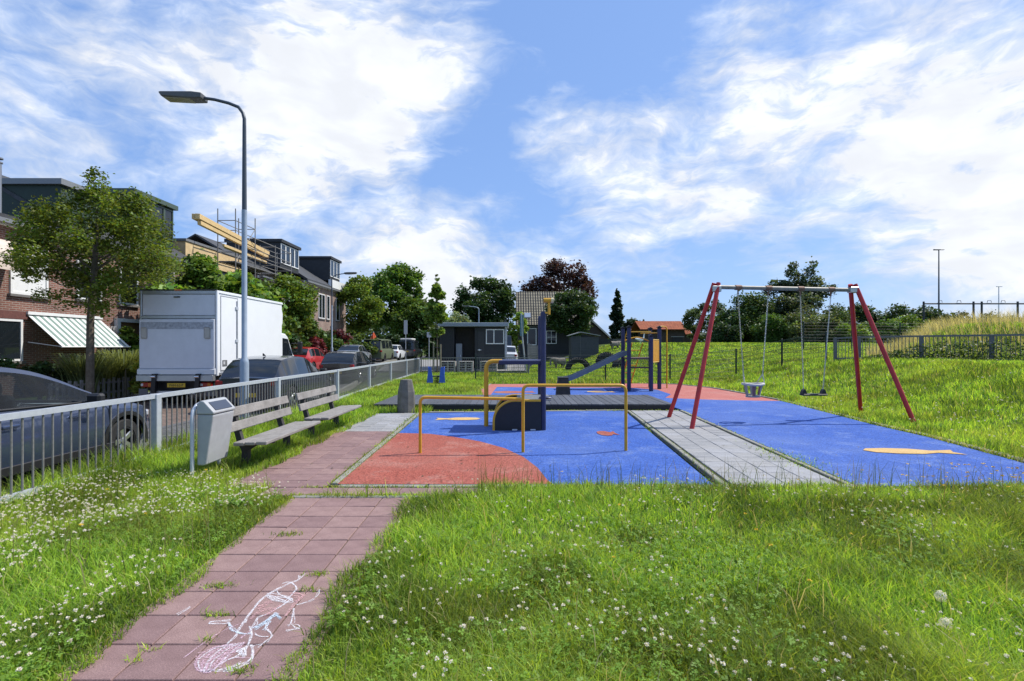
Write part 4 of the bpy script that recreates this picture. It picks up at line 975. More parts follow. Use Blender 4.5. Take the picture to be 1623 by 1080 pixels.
# ------------------------------------------------------------------ street lamps
lamp_grey = mat('lamp_post_grey', (.30,.36,.43), .45, .1, var=.1, vscale=6)
lamp_dark = mat('lamp_arm_dark', (.06,.075,.095), .45, .2)
def lamp(label, x, y, z0, h, s, arm, k=1., group='street lamps'):
    t = thing('street_lamp', label, 'street lamp', (x, y, z0), 0, group)
    z1 = 1.36; z2 = h*.66
    MB().lathe([(.085*k,-.2),(.085*k,z1-.06),(.075*k,z1),(.052*k,z1+.04),(.05*k,z2)], 14).build('lower_pole', lamp_grey, t, True)
    pts = [(0,0,z2), (0,0,h-.62), (0,0,h-.42), (s*.03,0,h-.3), (s*.12,0,h-.18), (s*.32,0,h-.1), (s*.6*arm,0,h-.03), (s*.82*arm,0,h)]
    MB().tube(pts, [.046*k,.036*k,.034*k,.033*k,.032*k,.031*k,.03*k,.03*k], 10).build('arm', lamp_dark if k < 1.5 else lamp_grey, t, True)
    e = s*.82*arm; M = Matrix.Translation((e, 0, h+.01)) @ Matrix.Rotation(R(180 if s < 0 else 0), 4, 'Z') @ Matrix.Rotation(R(-3), 4, 'Y')
    hd = MB().prism([(-.02,-.06),(.18,-.075),(.78,-.06),(.84,.02),(.80,.035),(.18,.065),(-.02,.05)], -.13, .13, 'y', M).build('lamp_head', mat('lamp_head_grey', (.10,.10,.10), .5, var=.1), t)
    bv = hd.modifiers.new('bevel', 'BEVEL'); bv.width = .02; bv.segments = 2
    MB().bbox(.2, .74, -.11, .11, -.085, -.062, .01, M).build('lens', mat('lamp_lens', (.30,.28,.20), .25), hd)
lamp('tall grey street lamp behind the bar fence near the litter bin', -5.38, 10.4, -.02, 6.62, -1, 1.0)
lamp('street lamp on the house side of the street, arm pointing right', XA(526, 36), 36, .2, 6.5, 1, 1.1)
lamp('street lamp rising behind the roof of the dark site cabin', XA(759, 60), 60, .3, 6.0, -1, 1.4, 1.6)
# ------------------------------------------------------------------ vehicles
glass = mat('car_glass', (.012,.016,.02), .04, spec=.8)
def car_paint(n, c, metal=.3, rough=.28): return mat('paint_'+n, c, rough, metal, coat=.7, spec=.5)
chrome = mat('chrome', (.6,.6,.62), .15, 1.0)
red_lens = mat('red_lens', (.28,.012,.012), .2, spec=.6); amber = mat('amber_lens', (.5,.13,.01), .25)
plate_m = mat('plate_yellow', (.55,.36,.02), .5)
def curve(pts, s):
    """smooth curve through fraction/value pairs"""
    f = np.linspace(0, 1, 241); a = np.interp(f, [p[0] for p in pts], [p[1] for p in pts])
    k = np.hanning(15); k /= k.sum(); b = np.convolve(np.pad(a, 7, mode='edge'), k, 'valid')
    return np.interp(s, f, b)
STY = {
 'hatch': dict(belt=[(0,.60),(.02,.64),(.3,.645),(.62,.62),(.72,.615),(.86,.57),(.95,.50),(1,.42)], roof=[(.015,.62),(.10,.90),(.17,.965),(.32,1.),(.45,.985),(.55,.93),(.715,.62)],
               plan=[(0,.80),(.03,.90),(.1,.97),(.2,1),(.8,1),(.92,.93),(1,.70)], win=[(.13,.30),(.315,.50),(.515,.68)], wheels=(.185,.81)),
 'ev': dict(belt=[(0,.62),(.02,.66),(.3,.645),(.62,.62),(.74,.615),(.88,.57),(.96,.50),(1,.42)], roof=[(.02,.66),(.12,.88),(.22,.965),(.38,1.),(.50,.965),(.60,.875),(.76,.62)],
               plan=[(0,.80),(.03,.90),(.1,.97),(.2,1),(.82,1),(.93,.93),(1,.72)], win=[(.14,.34),(.355,.72)], wheels=(.185,.815)),
 'sedan': dict(belt=[(0,.56),(.03,.65),(.16,.655),(.3,.645),(.66,.62),(.74,.61),(.88,.56),(.96,.48),(1,.4)], roof=[(.13,.66),(.26,.93),(.33,.985),(.42,1.),(.52,.98),(.58,.94),(.72,.62)],
               plan=[(0,.84),(.04,.95),(.12,1),(.86,1),(.95,.93),(1,.75)], win=[(.22,.40),(.415,.68)], wheels=(.19,.81)),
 'van': dict(belt=[(0,.50),(.02,.53),(.6,.53),(.8,.51),(.88,.50),(.95,.44),(1,.36)], roof=[(.0,.52),(.025,.93),(.06,.98),(.3,1.),(.68,.985),(.74,.95),(.90,.52)],
               plan=[(0,.88),(.03,.97),(.1,1),(.86,1),(.95,.95),(1,.8)], win=[(.08,.36),(.38,.60),(.62,.84)], wheels=(.19,.80)),
 'bus': dict(belt=[(0,.52),(.02,.55),(.9,.55),(.96,.54),(1,.46)], roof=[(.0,.55),(.03,.90),(.07,.975),(.3,1.),(.80,1.),(.88,.96),(.985,.56)],
               plan=[(0,.88),(.03,.98),(.08,1),(.92,1),(.98,.96),(1,.88)], win=[(.07,.33),(.36,.58),(.61,.86)], wheels=(.21,.80)),
}
def car(label, xc, yr, W, L, H, paint, style, group='parked cars', name='parked_car', rz=0., cat='car', clad=False, z=None, glass_m=None, detail=1):
    st = STY[style]; gm = glass_m or glass
    z = float(road_z(yr + L/2)) if z is None else z
    t = thing(name, label, cat, (xc, yr, z), rz, group)
    w = W/2; zb0 = .19
    S = np.unique(np.r_[np.linspace(0, .06, 5), np.linspace(.06, .94, 34), np.linspace(.94, 1, 6)])
    zt = curve(st['belt'], S)*H; pw = curve(st['plan'], S)*w; zb = zb0 + .10*np.exp(-S/.03) + .09*np.exp(-(1-S)/.03)
    prof = [(.0,0.,0),(.80,0.,0),(.95,.0,.07),(1.,.30,0),(1.,.60,0),(.985,.86,0),(.95,.975,0),(.86,1.0,.004),(.4,1.0,.022),(0,1.,.03)]
    b = MB(); n = len(prof)
    ring = [(f, a, o, 1) for f, a, o in prof] + [(f, a, o, -1) for f, a, o in prof[-2:0:-1]]
    m_ = len(ring)
    for i, s in enumerate(S):
        for (f, a, o, sg) in ring: b.v.append((sg*f*pw[i], s*L, zb[i] + a*(zt[i]-zb[i]) + o*min(1, (zt[i]-zb[i])/.5)))
    for i in range(len(S)-1):
        for k in range(m_): b.f.append((i*m_+k, i*m_+(k+1) % m_, (i+1)*m_+(k+1) % m_, (i+1)*m_+k))
    b.f.append(tuple(range(m_))); b.f.append(tuple((len(S)-1)*m_+k for k in range(m_)))
    body = b.build('body', paint, t)
    wr = .325*(H/1.48)**.25; ar = wr + .055
    cb = MB()
    for wy in st['wheels']:
        for s in (-1, 1): cb.lathe([(ar, s*(w-.30)), (ar, s*(w+.15))] if s > 0 else [(ar, -(w+.15)), (ar, -(w-.30))], 28, Matrix.Translation((0, wy*L, wr)), axis='x')
    cut = cb.build('arch_cutter', black)
    cut.parent = t
    md = body.modifiers.new('arches', 'BOOLEAN'); md.object = cut; md.operation = 'DIFFERENCE'; md.solver = 'EXACT'
    bpy.context.view_layer.update()
    me = bpy.data.meshes.new_from_object(body.evaluated_get(bpy.context.evaluated_depsgraph_get()))
    body.modifiers.clear(); body.data = me; bpy.data.objects.remove(cut)
    me.materials.clear(); me.materials.append(paint); me.materials.append(black)
    for p in me.polygons:
        c_ = p.center; p.material_index = 0
        for wy in st['wheels']:
            if math.hypot(c_.y-wy*L, c_.z-wr) < ar+.004 and abs(c_.x) < w+.02: p.material_index = 1
        if c_.z < .24 and c_.z < zb0+.035: p.material_index = 1
        p.use_smooth = True
    try: me.set_sharp_from_angle(angle=R(35))
    except Exception: pass
    # greenhouse
    r0, r1 = st['roof'][0][0], st['roof'][-1][0]; U = np.unique(np.r_[np.linspace(r0, r1, 30), [a for q_ in st['win'] for a in q_]]); nU = len(U)
    zr = np.interp(U, [p[0] for p in st['roof']], [p[1] for p in st['roof']])
    k5 = np.array([.15,.25,.2,.25,.15]); zs_ = np.convolve(np.pad(zr, 2, mode='edge'), k5/k5.sum(), 'valid'); zr = np.where((U > r0+.04) & (U < r1-.04), zs_, zr)*H
    ztU = curve(st['belt'], U)*H; pU = curve(st['plan'], U)*w
    sec = [0., .09, .5, .87, .97]
    nr = 13; V = []
    for i in range(nU):
        wb = pU[i]*.935; rw = pU[i]*(.80 if style in ('van', 'bus') else .745); hh = max(zr[i]-ztU[i], .0)
        rw = wb + (rw-wb)*min(1, hh/(.33*H) + .15)
        half = [(wb + (rw-wb)*a, ztU[i]-.02 + (zr[i]-ztU[i]+.02)*a) for a in sec] + [(rw*.80, zr[i]+.005), (0, zr[i]+.022)]
        V += [(x, U[i]*L, zz) for x, zz in half] + [(-x, U[i]*L, zz) for x, zz in half[-2::-1]]
    parts = {}
    def put(key, q_): parts.setdefault(key, []).append(q_)
    hmax = max(zr-ztU)
    for i in range(nU-1):
        um = (U[i]+U[i+1])/2; sl = (zr[i+1]-zr[i])/((U[i+1]-U[i])*L)
        for k in range(12):
            q_ = (i*nr+k, i*nr+k+1, (i+1)*nr+k+1, (i+1)*nr+k); kk = k if k < 6 else 11-k; side = 'r' if k < 6 else 'l'
            key = 'shell'
            if kk in (1, 2):
                for wi, (a, c_) in enumerate(st['win']):
                    if a <= um <= c_ and min(zr[i]-ztU[i], zr[i+1]-ztU[i+1]) > .06*H: key = 'side_window%s%d' % (side, wi)
            if kk in (4, 5):
                if sl < -.22 and um > .5 and zr[i]-ztU[i] > .02: key = 'windscreen'
                if sl > .3 and um < .3 and hmax-(zr[i+1]-ztU[i+1]) > .03*H and zr[i+1]-ztU[i+1] > (.10 if style in ('bus','van') else .07)*H: key = 'rear_window'
            put(key, q_)
    for key, fs in parts.items():
        used = sorted({i for q_ in fs for i in q_}); mp = {u: j for j, u in enumerate(used)}
        nm = {'s': 'side_window' if key.startswith('side') else 'roof'}.get(key[0], key)
        mb = MB(); mb.add([V[u] for u in used], [tuple(mp[i] for i in q_) for q_ in fs])
        mb.build(nm, paint if key == 'shell' else gm, t, True)
    # wheels
    for wy in st['wheels']:
        for s in (-1, 1):
            we = bpy.data.objects.new('wheel', None); C.objects.link(we); we.parent = t; we.location = (s*(w-.11), wy*L, wr); we.rotation_euler = (0, 0, 0 if s > 0 else math.pi); we.empty_display_size = .1
            MB().lathe([(wr-.115,-.10),(wr-.02,-.10),(wr,-.07),(wr,.07),(wr-.02,.095),(wr-.115,.095),(wr-.115,-.10)], 28, axis='x').build('tyre', rubber_b, we, True)
            rm = MB().lathe([(wr-.118,-.08),(wr-.118,.088),(wr-.14,.092),(wr-.15,.03),(.06,.02),(.02,.02)], 24, axis='x')
            rm.build('rim_well', mat('rim_dark', (.03,.03,.032), .5, .5), we, True)
            if detail:
                sp_ = MB()
                for k in range(5):
                    M = Matrix.Rotation(k*2*math.pi/5+.3, 4, 'X')
                    sp_.add([M @ Vector(p) for p in ((.05,-.035,.03),(.05,.035,.03),(.075,-.045,wr-.135),(.075,.045,wr-.135),(.088,-.04,wr-.125),(.088,.04,wr-.125),(.07,-.02,.03),(.07,.02,.03))], [(0,1,3,2),(2,3,5,4),(4,5,7,6),(6,7,1,0),(0,2,4,6),(1,7,5,3)])
                sp_.lathe([(.05,.03),(.05,.08),(.02,.085)], 12, axis='x'); sp_.build('spokes', mat('alloy', (.5,.51,.53), .3, .8), we)
    # rear details
    zl = curve(st['belt'], np.array([.02]))[0]*H
    for s in (-1, 1):
        M = Matrix.Translation((s*pw[1]*.86, .045, zl-.14)) @ Matrix.Rotation(s*R(-14), 4, 'Z')
        MB().bbox(-.135, .135, -.055, .09, -.075, .075, .02, M).build('tail_light', red_lens, t)
        hs = curve(st['plan'], np.array([.965]))[0]*w
        M = Matrix.Translation((s*hs*.80, L*.955, curve(st['belt'], np.array([.955]))[0]*H-.10)) @ Matrix.Rotation(s*R(30), 4, 'Z')
        MB().bbox(-.16, .16, -.08, .06, -.05, .045, .02, M).build('headlight', mat('headlight_glass', (.45,.47,.5), .1, spec=.8), t)
        my = .655*L if style not in ('van', 'bus') else .80*L
        if style == 'ev': my = .665*L
        zm = curve(st['belt'], np.array([my/L]))[0]*H
        M = Matrix.Translation((s*(w+.085), my, zm+.07)) @ Matrix.Rotation(s*R(-8), 4, 'Z')
        mo = MB().bbox(-.105, .105, -.05, .07, -.065, .075, .03, M); mo.box(-.16 if s > 0 else .05, -.05 if s > 0 else .16, -.02, .03, -.06, -.03, M); mo.build('mirror', black, t)
    MB().bbox(-.26, .26, -.022, .03, .56*H-.35 if style in ('van','bus') else .42, .53 if style not in ('van','bus') else .56*H-.24, .004).build('number_plate', plate_m, t)
    MB().bbox(-w*.78, w*.78, -.03, .14, .24, .37, .03).build('rear_bumper', black if style != 'bus' else mat('bumper_grey', (.08,.08,.08), .5), t)
    # door seams and handles on both flanks
    if detail:
        zz = curve(st['belt'], np.array([.5]))[0]*H
        for s in (-1, 1):
            for f in ((.47, .70) if style != 'ev' else (.345, .745)):
                MB().box(s*(w-.012), s*(w+.0025), f*L-.004, f*L+.004, .34, zz-.06).build('door_seam', black, t)
            for f in (.42, .62):
                MB().bbox(min(s*(w-.02), s*(w+.03)), max(s*(w-.02), s*(w+.03)), f*L-.1, f*L+.1, zz-.17, zz-.135, .008).build('door_handle', paint, t)
    if clad:
        for wy in st['wheels']:
            for s in (-1, 1):
                a0 = [(wy*L + math.cos(a)*(ar+.005), wr+math.sin(a)*(ar+.005)) for a in np.linspace(-.25, math.pi+.25, 22)]; a1 = [(wy*L + math.cos(a)*(ar+.06), wr+math.sin(a)*(ar+.06)) for a in np.linspace(math.pi+.2, -.2, 22)]
                o = [p for p in a0 + a1]
                MB().prism(o, s*(w-.03) if s > 0 else s*(w+.012), s*(w+.012) if s > 0 else s*(w-.03), 'x').build('arch_trim', black, t)
    return t
def tint_glass():
    m = bpy.data.materials.new('tinted_car_glass'); m.use_nodes = True; nt = m.node_tree; L = nt.links.new; b = nt.nodes['Principled BSDF']
    b.inputs['Base Color'].default_value = (.01,.014,.02,1); b.inputs['Roughness'].default_value = .02; b.inputs['Specular IOR Level'].default_value = .6
    t = nt.nodes.new('ShaderNodeBsdfTransparent'); t.inputs[0].default_value = (.62,.70,.74,1); ms = nt.nodes.new('ShaderNodeMixShader'); ms.inputs[0].default_value = .42
    L(t.outputs[0], ms.inputs[1]); L(b.outputs[0], ms.inputs[2]); L(ms.outputs[0], nt.nodes['Material Output'].inputs[0]); return m
sd = car('blue grey hatchback behind the bar fence at the left edge', -6.62, 3.98, 1.84, 4.5, 1.53, car_paint('blue_grey', (.075,.10,.175), .55, .18), 'ev', clad=True, glass_m=tint_glass())
cloth = mat('seat_cloth', (.03,.032,.036), .9)
for x in (-.38, .38):
    for y in (1.35, 2.3):
        M = Matrix.Translation((x, y, .86)) @ Matrix.Rotation(R(14), 4, 'X')
        MB().bbox(-.24, .24, -.07, .07, 0, .28, .05, M).bbox(-.13, .13, -.05, .05, .30, .46, .04, M).build('seat', cloth, sd)
MB().bbox(-.7, .7, 3.0, 3.2, .86, .99, .04).build('dashboard', cloth, sd)
MB().tube([(.0-.38+.17*math.cos(a), 2.93+.05*math.sin(a), 1.0+.16*math.sin(a)) for a in [i*math.pi/8 for i in range(17)]], .014, 6, False).build('steering_wheel', black, sd)
MB().bbox(.28, .68, 2.62, 3.0, .975, .98, .001, Matrix.Rotation(R(-4), 4, 'X') @ Matrix.Translation((0, 0, .19))).build('paper', mat('paper', (.75,.74,.68), .8), sd)
for s in (-1, 1):
    ys_ = np.linspace(.14, .755, 14); pw_ = curve(STY['ev']['plan'], ys_)*.92*.937; zz_ = curve(STY['ev']['belt'], ys_)*1.53
    MB().tube([(s*p, y*4.5, z+.03) for p, y, z in zip(pw_, ys_, zz_)], .014, 6).build('window_trim', black, sd)
    MB().bbox(min(s*.90, s*.925), max(s*.90, s*.925), .95, 3.45, .25, .36, .008).build('sill_cladding', black, sd)
MB().bbox(-.08, .08, 0, .30, .0, .004, .001, Matrix.Translation((.80, 3.08, .955)) @ Matrix.Rotation(R(0), 4, 'Z')).build('cowl_vent', black, sd)
gf = car('dark blue black hatchback parked beside the truck and nearest lamp', -6.84, 13.3, 1.78, 4.26, 1.46, car_paint('dark_navy', (.014,.02,.035), .3, .2), 'hatch')
MB().prism([(-.03,0),(.12,0),(-.02,.075),(-.04,.07)], -.012, .012, 'x', Matrix.Translation((0, .95, 1.465))).build('antenna_fin', black, gf)
car('black hatchback parked in line ahead of the dark blue one', -8.05, 23.7, 1.8, 4.2, 1.44, car_paint('black', (.008,.009,.012), .2, .18), 'hatch')
car('red hatchback parked ahead of the white box truck', -11.85, 28.0, 1.70, 3.9, 1.5, car_paint('red', (.42,.022,.025), .1, .25), 'hatch', detail=0)
car('silver saloon parked behind the olive camper van', -11.95, 37.0, 1.72, 4.3, 1.45, car_paint('silver', (.36,.38,.41), .5, .3), 'sedan', detail=0)
ol = mat('paint_olive', (.085,.105,.055), .6, var=.1)
car('boxy olive green camper van', -11.95, 44.0, 1.85, 4.6, 1.98, ol, 'bus', name='parked_van', cat='van', detail=0)
car('small white car between the olive van and the dark van', -11.6, 49.2, 1.68, 3.7, 1.5, car_paint('white', (.72,.73,.74), 0, .3), 'hatch', detail=0)
vd = car('dark grey van with a white roof load', -11.05, 54.0, 1.95, 4.9, 2.0, car_paint('dark_grey', (.03,.034,.042), .3, .3), 'van', name='parked_van', cat='van', detail=0)
MB().bbox(-.7, .5, .4, 2.6, 2.03, 2.2, .04).build('roof_load', mat('off_white', (.6,.6,.58), .6), vd)
car('white hatchback standing to the right of the site cabin', -.42, 37.5, 1.74, 4.0, 1.52, MATS['paint_white'], 'hatch', z=.15, detail=0)
car('dark van behind the white hatchback by the cabin', -.85, 45.5, 1.95, 5.0, 2.35, MATS['paint_dark_grey'], 'van', name='parked_van', cat='van', z=.3, detail=0)
# white box truck
wp = mat('truck_white', (.78,.79,.80), .35, var=.03, vscale=2, coat=.3); alu = mat('aluminium', (.42,.43,.45), .4, .7, var=.1, vscale=5); lift_m = mat('tail_lift_grey', (.60,.62,.67), .45, .1, var=.06, vscale=3)
zt0 = float(road_z(15)); TX, TY = -9.6, 14.9
tr = thing('box_truck', 'white box truck with tail lift parked across the street', 'truck', (TX, TY, zt0)); hw, BL, z0, z1 = 1.09, 4.25, .93, 3.33
bx_ = MB().bbox(-hw, hw, .05, BL, z0, z1, .03).build('cargo_box', wp, tr)
for s in (-1, 1):
    MB().bbox(s*hw-.03, s*hw+.03, -.01, .08, z0-.05, z1+.015, .012).build('corner_profile', wp if s > 0 else alu, bx_)
    MB().bbox(s*hw-.025, s*hw+.025, .09, BL+.01, z1-.06, z1+.02, .012).build('roof_profile', wp, bx_)
    MB().bbox(s*hw-.025, s*hw+.025, .09, BL+.01, z0-.04, z0+.05, .012).build('sill_profile', alu, bx_)
MB().bbox(-hw+.035, hw-.035, -.01, .06, z1-.09, z1+.012, .01).build('top_profile', alu, bx_)
MB().bbox(-hw-.02, hw+.02, -.03, .03, z1+.016, z1+.045, .006).build('rear_gasket', black, bx_); MB().bbox(-.13, .05, -.035, -.012, z1-.19, z1-.16, .004).build('door_grip', black, bx_); MB().bbox(-.1, .1, -.04, -.032, z1+.0, z1+.045, .003).build('roof_marker', amber, bx_)
MB().bbox(-hw+.05, hw-.05, .0, .05, z1-.70, z1-.11, .006).build('upper_door_panel', lift_m, bx_)
MB().bbox(-hw+.035, hw-.035, -.03, .05, z1-.80, z1-.71, .01).build('door_bar', alu, bx_)
lift = MB().bbox(-hw+.0, hw-.03, -.07, -.02, z0+.17, z1-.815, .012).build('tail_lift', lift_m, tr)
MB().prism([(-.09,.0),(-.09,.14),(-.02,.17),(-.01,.0)], -hw-.03, hw, 'x', Matrix.Translation((0, -.02, z0))).build('lift_edge', mat('lift_edge_white', (.62,.64,.68), .4, .2), lift)
MB().bbox(-hw+.04, hw-.06, -.074, -.068, z1-1.10, z1-.90, .002).build('scuffed_strip', mat('scuffed_grey', (.36,.38,.42), .6, .2, var=.35, vscale=14), lift)
for x in (-.94, .87): MB().bbox(x-.09, x+.09, -.095, -.069, 1.95, 2.28, .03).build('warning_light', mat('milky_lamp', (.42,.40,.36), .4), lift)
MB().bbox(-.14, .15, -.10, -.088, z0+.07, z0+.115, .004).build('maker_plate', mat('dark_plate', (.12,.13,.16), .5), lift)
MB().bbox(-hw-.03, hw-.02, -.16, -.01, z0-.19, z0-.02, .01).build('lift_beam', alu, tr)
MB().box(-.95, .95, .1, BL+1.2, .45, z0-.05).build('chassis', black, tr)
for x in (-.62, .62): 
    MB().prism([(-.06,.4),(.06,.4),(.10,.95),(-.02,.95)], -.2, -.05, 'y', Matrix.Translation((x, 0, 0))).build('lift_arm', black, tr)
    MB().lathe([(.05,-.06),(.05,.06)], 12, Matrix.Translation((x+.03, -.19, z0-.06)), 'x').build('hinge_pin', chrome, tr)
for x, cc in ((-.86, 0), (.84, 0)):
    MB().bbox(x-.16, x+.16, -.11, -.02, .56, .70, .02).build('tail_light', red_lens, tr); MB().bbox(x+.05, x+.15, -.118, -.10, .575, .685, .01).build('indicator', amber, tr)
    MB().bbox(x-.155, x-.08, -.118, -.10, .59, .67, .01).build('reverse_light', mat('clear_lens', (.5,.48,.46), .3), tr)
MB().bbox(-.27, .25, -.10, -.085, .56, .68, .004).build('number_plate', plate_m, tr)
txt = bpy.data.curves.new('plate_text', 'FONT'); txt.body = 'VHH-63-P'; txt.size = .115; txt.extrude = .001; txt.align_x = 'CENTER'
to = bpy.data.objects.new('plate_text_tmp', txt); C.objects.link(to); bpy.context.view_layer.update()
tme = bpy.data.meshes.new_from_object(to.evaluated_get(bpy.context.evaluated_depsgraph_get())); bpy.data.objects.remove(to)
tme.materials.clear(); o = link('plate_lettering', tme, mat('plate_black', (.02,.02,.02), .6), tr, loc=(-.01, -.103, .58)); o.rotation_euler = (R(90), 0, 0); o.scale = (.86, 1, 1)
MB().bbox(-.75, .55, -.12, -.04, .36, .46, .01).build('underrun_bar', alu, tr)
for x in (-1, 1): MB().bbox(x*.97-.13, x*.97+.13, -.08, -.05, .30, .52, .01).build('mud_flap', mat('flap_grey', (.12,.12,.12), .8), tr)
# side door on the street side
sdx = hw+.004
dr = MB().bbox(hw-.01, hw+.012, .22, 1.12, z0+.1, z1-.14, .008).build('side_door', wp, tr)
for (ya, yb_, za_, zb_) in ((.19,.22,z0+.07,z1-.11),(1.12,1.15,z0+.07,z1-.11),(.22,1.12,z1-.14,z1-.11),(.22,1.12,z0+.07,z0+.10)):
    MB().box(hw-.01, hw+.008, ya, yb_, za_, zb_).build('door_frame', alu, dr)
MB().tube([(hw+.03,1.06,z0+.2),(hw+.03,1.06,z1-.2)], .014, 8).build('lock_rod', alu, dr)
for zz in (1.9, 2.9): MB().bbox(hw+.0, hw+.045, .98, 1.12, zz-.05, zz+.05, .008).build('hinge', galv, dr)
MB().bbox(hw+.012, hw+.025, .28, .52, 1.15, 1.33, .004).build('door_sign', mat('sign_dark', (.14,.14,.14), .6), dr)
MB().box(hw+.025, hw+.027, .31, .40, 1.20, 1.29).build('sign_mark', mat('sign_light', (.5,.5,.5), .6), dr)
MB().bbox(hw-.01, hw+.03, 1.9, 2.0, z0-.03, z0+.03, .008).build('side_marker', amber, tr)
# cab
cy0, cy1 = BL+.12, BL+2.05
cab = [(cy0,.45),(cy1-.02,.45),(cy1+.12,.62),(cy1+.12,.95),(cy1-.05,1.15),(cy1-.75,1.42),(cy1-1.25,2.12),(cy1-1.45,2.22),(cy0,2.25)]
cb_ = MB().prism(cab, -.96, .96, 'x').build('cab', wp, tr); bv = cb_.modifiers.new('bevel', 'BEVEL'); bv.width = .06; bv.segments = 3; bv.limit_method = 'ANGLE'
for s in (-1, 1):
    win = [(cy0+.2,1.38),(cy1-.85,1.38),(cy1-1.28,2.02),(cy0+.2,2.05)]
    MB().prism(win, s*.95, s*.968, 'x').build('side_window', glass, cb_)
    MB().tube([(s*.97,cy1-.85,1.5),(s*1.22,cy1-.8,1.55)], .02, 6).tube([(s*.97,cy1-.95,1.85),(s*1.22,cy1-.85,1.85)], .02, 6).bbox(s*1.24-.09, s*1.24+.09, cy1-.86, cy1-.74, 1.42, 1.92, .03).build('mirror', black, cb_)
MB().prism([(cy1-.72,1.46),(cy1-1.22,2.08),(cy1-1.20,2.10),(cy1-.70,1.48)], -.86, .86, 'x', Matrix.Translation((0,.045,.01))).build('windscreen', glass, cb_)
wd = MB().prism([(BL,2.3),(BL+.1,2.3),(BL+.28,2.6),(BL+.3,2.95),(BL+.18,3.2),(BL,3.3)], -1.0, 1.0, 'x').build('wind_deflector', wp, tr); bv = wd.modifiers.new('bevel', 'BEVEL'); bv.width = .05; bv.segments = 2
for wy, xo in ((.95,.86),(1.0,.62),(cy1-.45,.84)):
    for s in (-1, 1):
        MB().lathe([(.2,-.11),(.34,-.11),(.36,-.08),(.36,.08),(.34,.11),(.2,.11)], 24, Matrix.Translation((s*xo, wy, .36)), 'x').build('wheel', rubber_b, tr, True)
# ------------------------------------------------------------------ houses
brick = brick_mat('house_brick', (.245,.105,.075), (.17,.075,.058), (.33,.29,.25), .22, .065, wall=True, ms=.009)
brick2 = brick_mat('house_brick_pale', (.30,.19,.15), (.24,.15,.12), (.36,.33,.29), .22, .065, wall=True, ms=.009)
white_p = mat('white_paint', (.76,.76,.74), .4, var=.04)
pane = mat('window_glass', (.012,.016,.02), .05, spec=.55)
roof_dark = mat('dark_roof_tiles', (.045,.047,.052), .7, var=.3, vscale=3, bump=.5, bscale=14)
green_d = mat('dark_green_boards', (.008,.026,.016), .55, var=.2, vscale=4); green_g = mat('grey_green_trim', (.055,.085,.065), .5)
zinc = mat('zinc_grey', (.22,.23,.24), .5, .3); anthr = mat('anthracite_boards', (.022,.024,.028), .65, var=.25, vscale=5)
ply = mat('plywood', (.62,.46,.25), .75, var=.15, vscale=3)
FX = -15.5
def window(t, y0, y1, z0, z1, x=FX, bars=1, blind=False, sub=True, fm=white_p):
    """window on a wall facing +x: frame ring, glazing, sill"""
    e = .07; fo = MB()
    fo.box(x, x+.05, y0, y0+e, z0, z1); fo.box(x, x+.05, y1-e, y1, z0, z1); fo.box(x, x+.05, y0+e, y1-e, z0, z0+e); fo.box(x, x+.05, y0+e, y1-e, z1-e, z1)
    for k in range(1, bars):
        yy = y0+(y1-y0)*k/bars; fo.box(x, x+.047, yy-.03, yy+.03, z0+e, z1-e)
    f = fo.build('window', fm, t)
    MB().box(x, x+.02, y0+e, y1-e, z0+e, z1-e).build('pane', white_p if blind else pane, f)
    if sub: MB().box(x, x+.10, y0-.06, y1+.06, z0-.08, z0-.004).build('sill', mat('stone_sill', (.16,.15,.14), .8), f)
    return f
def house(label, y0, y1, zg, zr, m, roof=roof_dark, gut=zinc, gz=None):
    t = thing('row_house', label, 'house', (0, 0, 0), 0, 'terraced houses along the street')
    t.location = (FX, y0, 0)
    MB().box(-8, 0, .003, y1-y0-.003, -.3, zg).build('wall', m, t)
    pitch = (zr-zg)/3.8
    rf = MB().prism([(.28, zg-.03),(.28, zg+.09),(-3.8, zr+.1),(-8.2, zg+.02),(-8.2,zg-.08),(-3.8, zr),(-.0,zg+.05)], .01, y1-y0-.01, 'y').build('roof', roof, t)
    MB().box(.12, .34, .0, y1-y0, zg-.16, zg-.035).build('gutter', gut, t)
    MB().box(.0, .119, .0, y1-y0, zg-.2, zg-.035).build('eaves_board', white_p if gut is zinc else gut, t)
    return t, rf
def dormer(t, y0, y1, zb, zt_, xf, depth, cheek, trim, panes, lean=.0):
    o = thing_child = bpy.data.objects.new('dormer', None); C.objects.link(o); o.parent = t; o.empty_display_size = .1
    MB().prism([(xf-depth, zb),(xf, zb),(xf-lean, zt_-.2),(xf-depth, zt_-.2)], y0, y1, 'y').build('cheek', cheek, o)
    MB().box(xf-depth-.1, xf+.16-lean, y0-.12, y1+.12, zt_-.197, zt_).build('dormer_roof', trim, o)
    if panes:
        n = len(panes); yy = y0+.06; tot = sum(panes); W_ = (y1-y0-.12)
        fo = MB()
        e = .06; zA, zB = zb+.35, zt_-.26
        for p in panes:
            w_ = W_*p/tot
            fo.box(xf, xf+.05, yy, yy+e, zA, zB); fo.box(xf, xf+.05, yy+w_-e, yy+w_, zA, zB); fo.box(xf, xf+.05, yy+e, yy+w_-e, zA, zA+e); fo.box(xf, xf+.05, yy+e, yy+w_-e, zB-e, zB)
            MB().box(xf, xf+.02, yy+e, yy+w_-e, zA+e, zB-e).build('pane', pane, o); yy += w_
        fo.build('window_frame', trim if trim is not anthr else white_p, o)
    return o
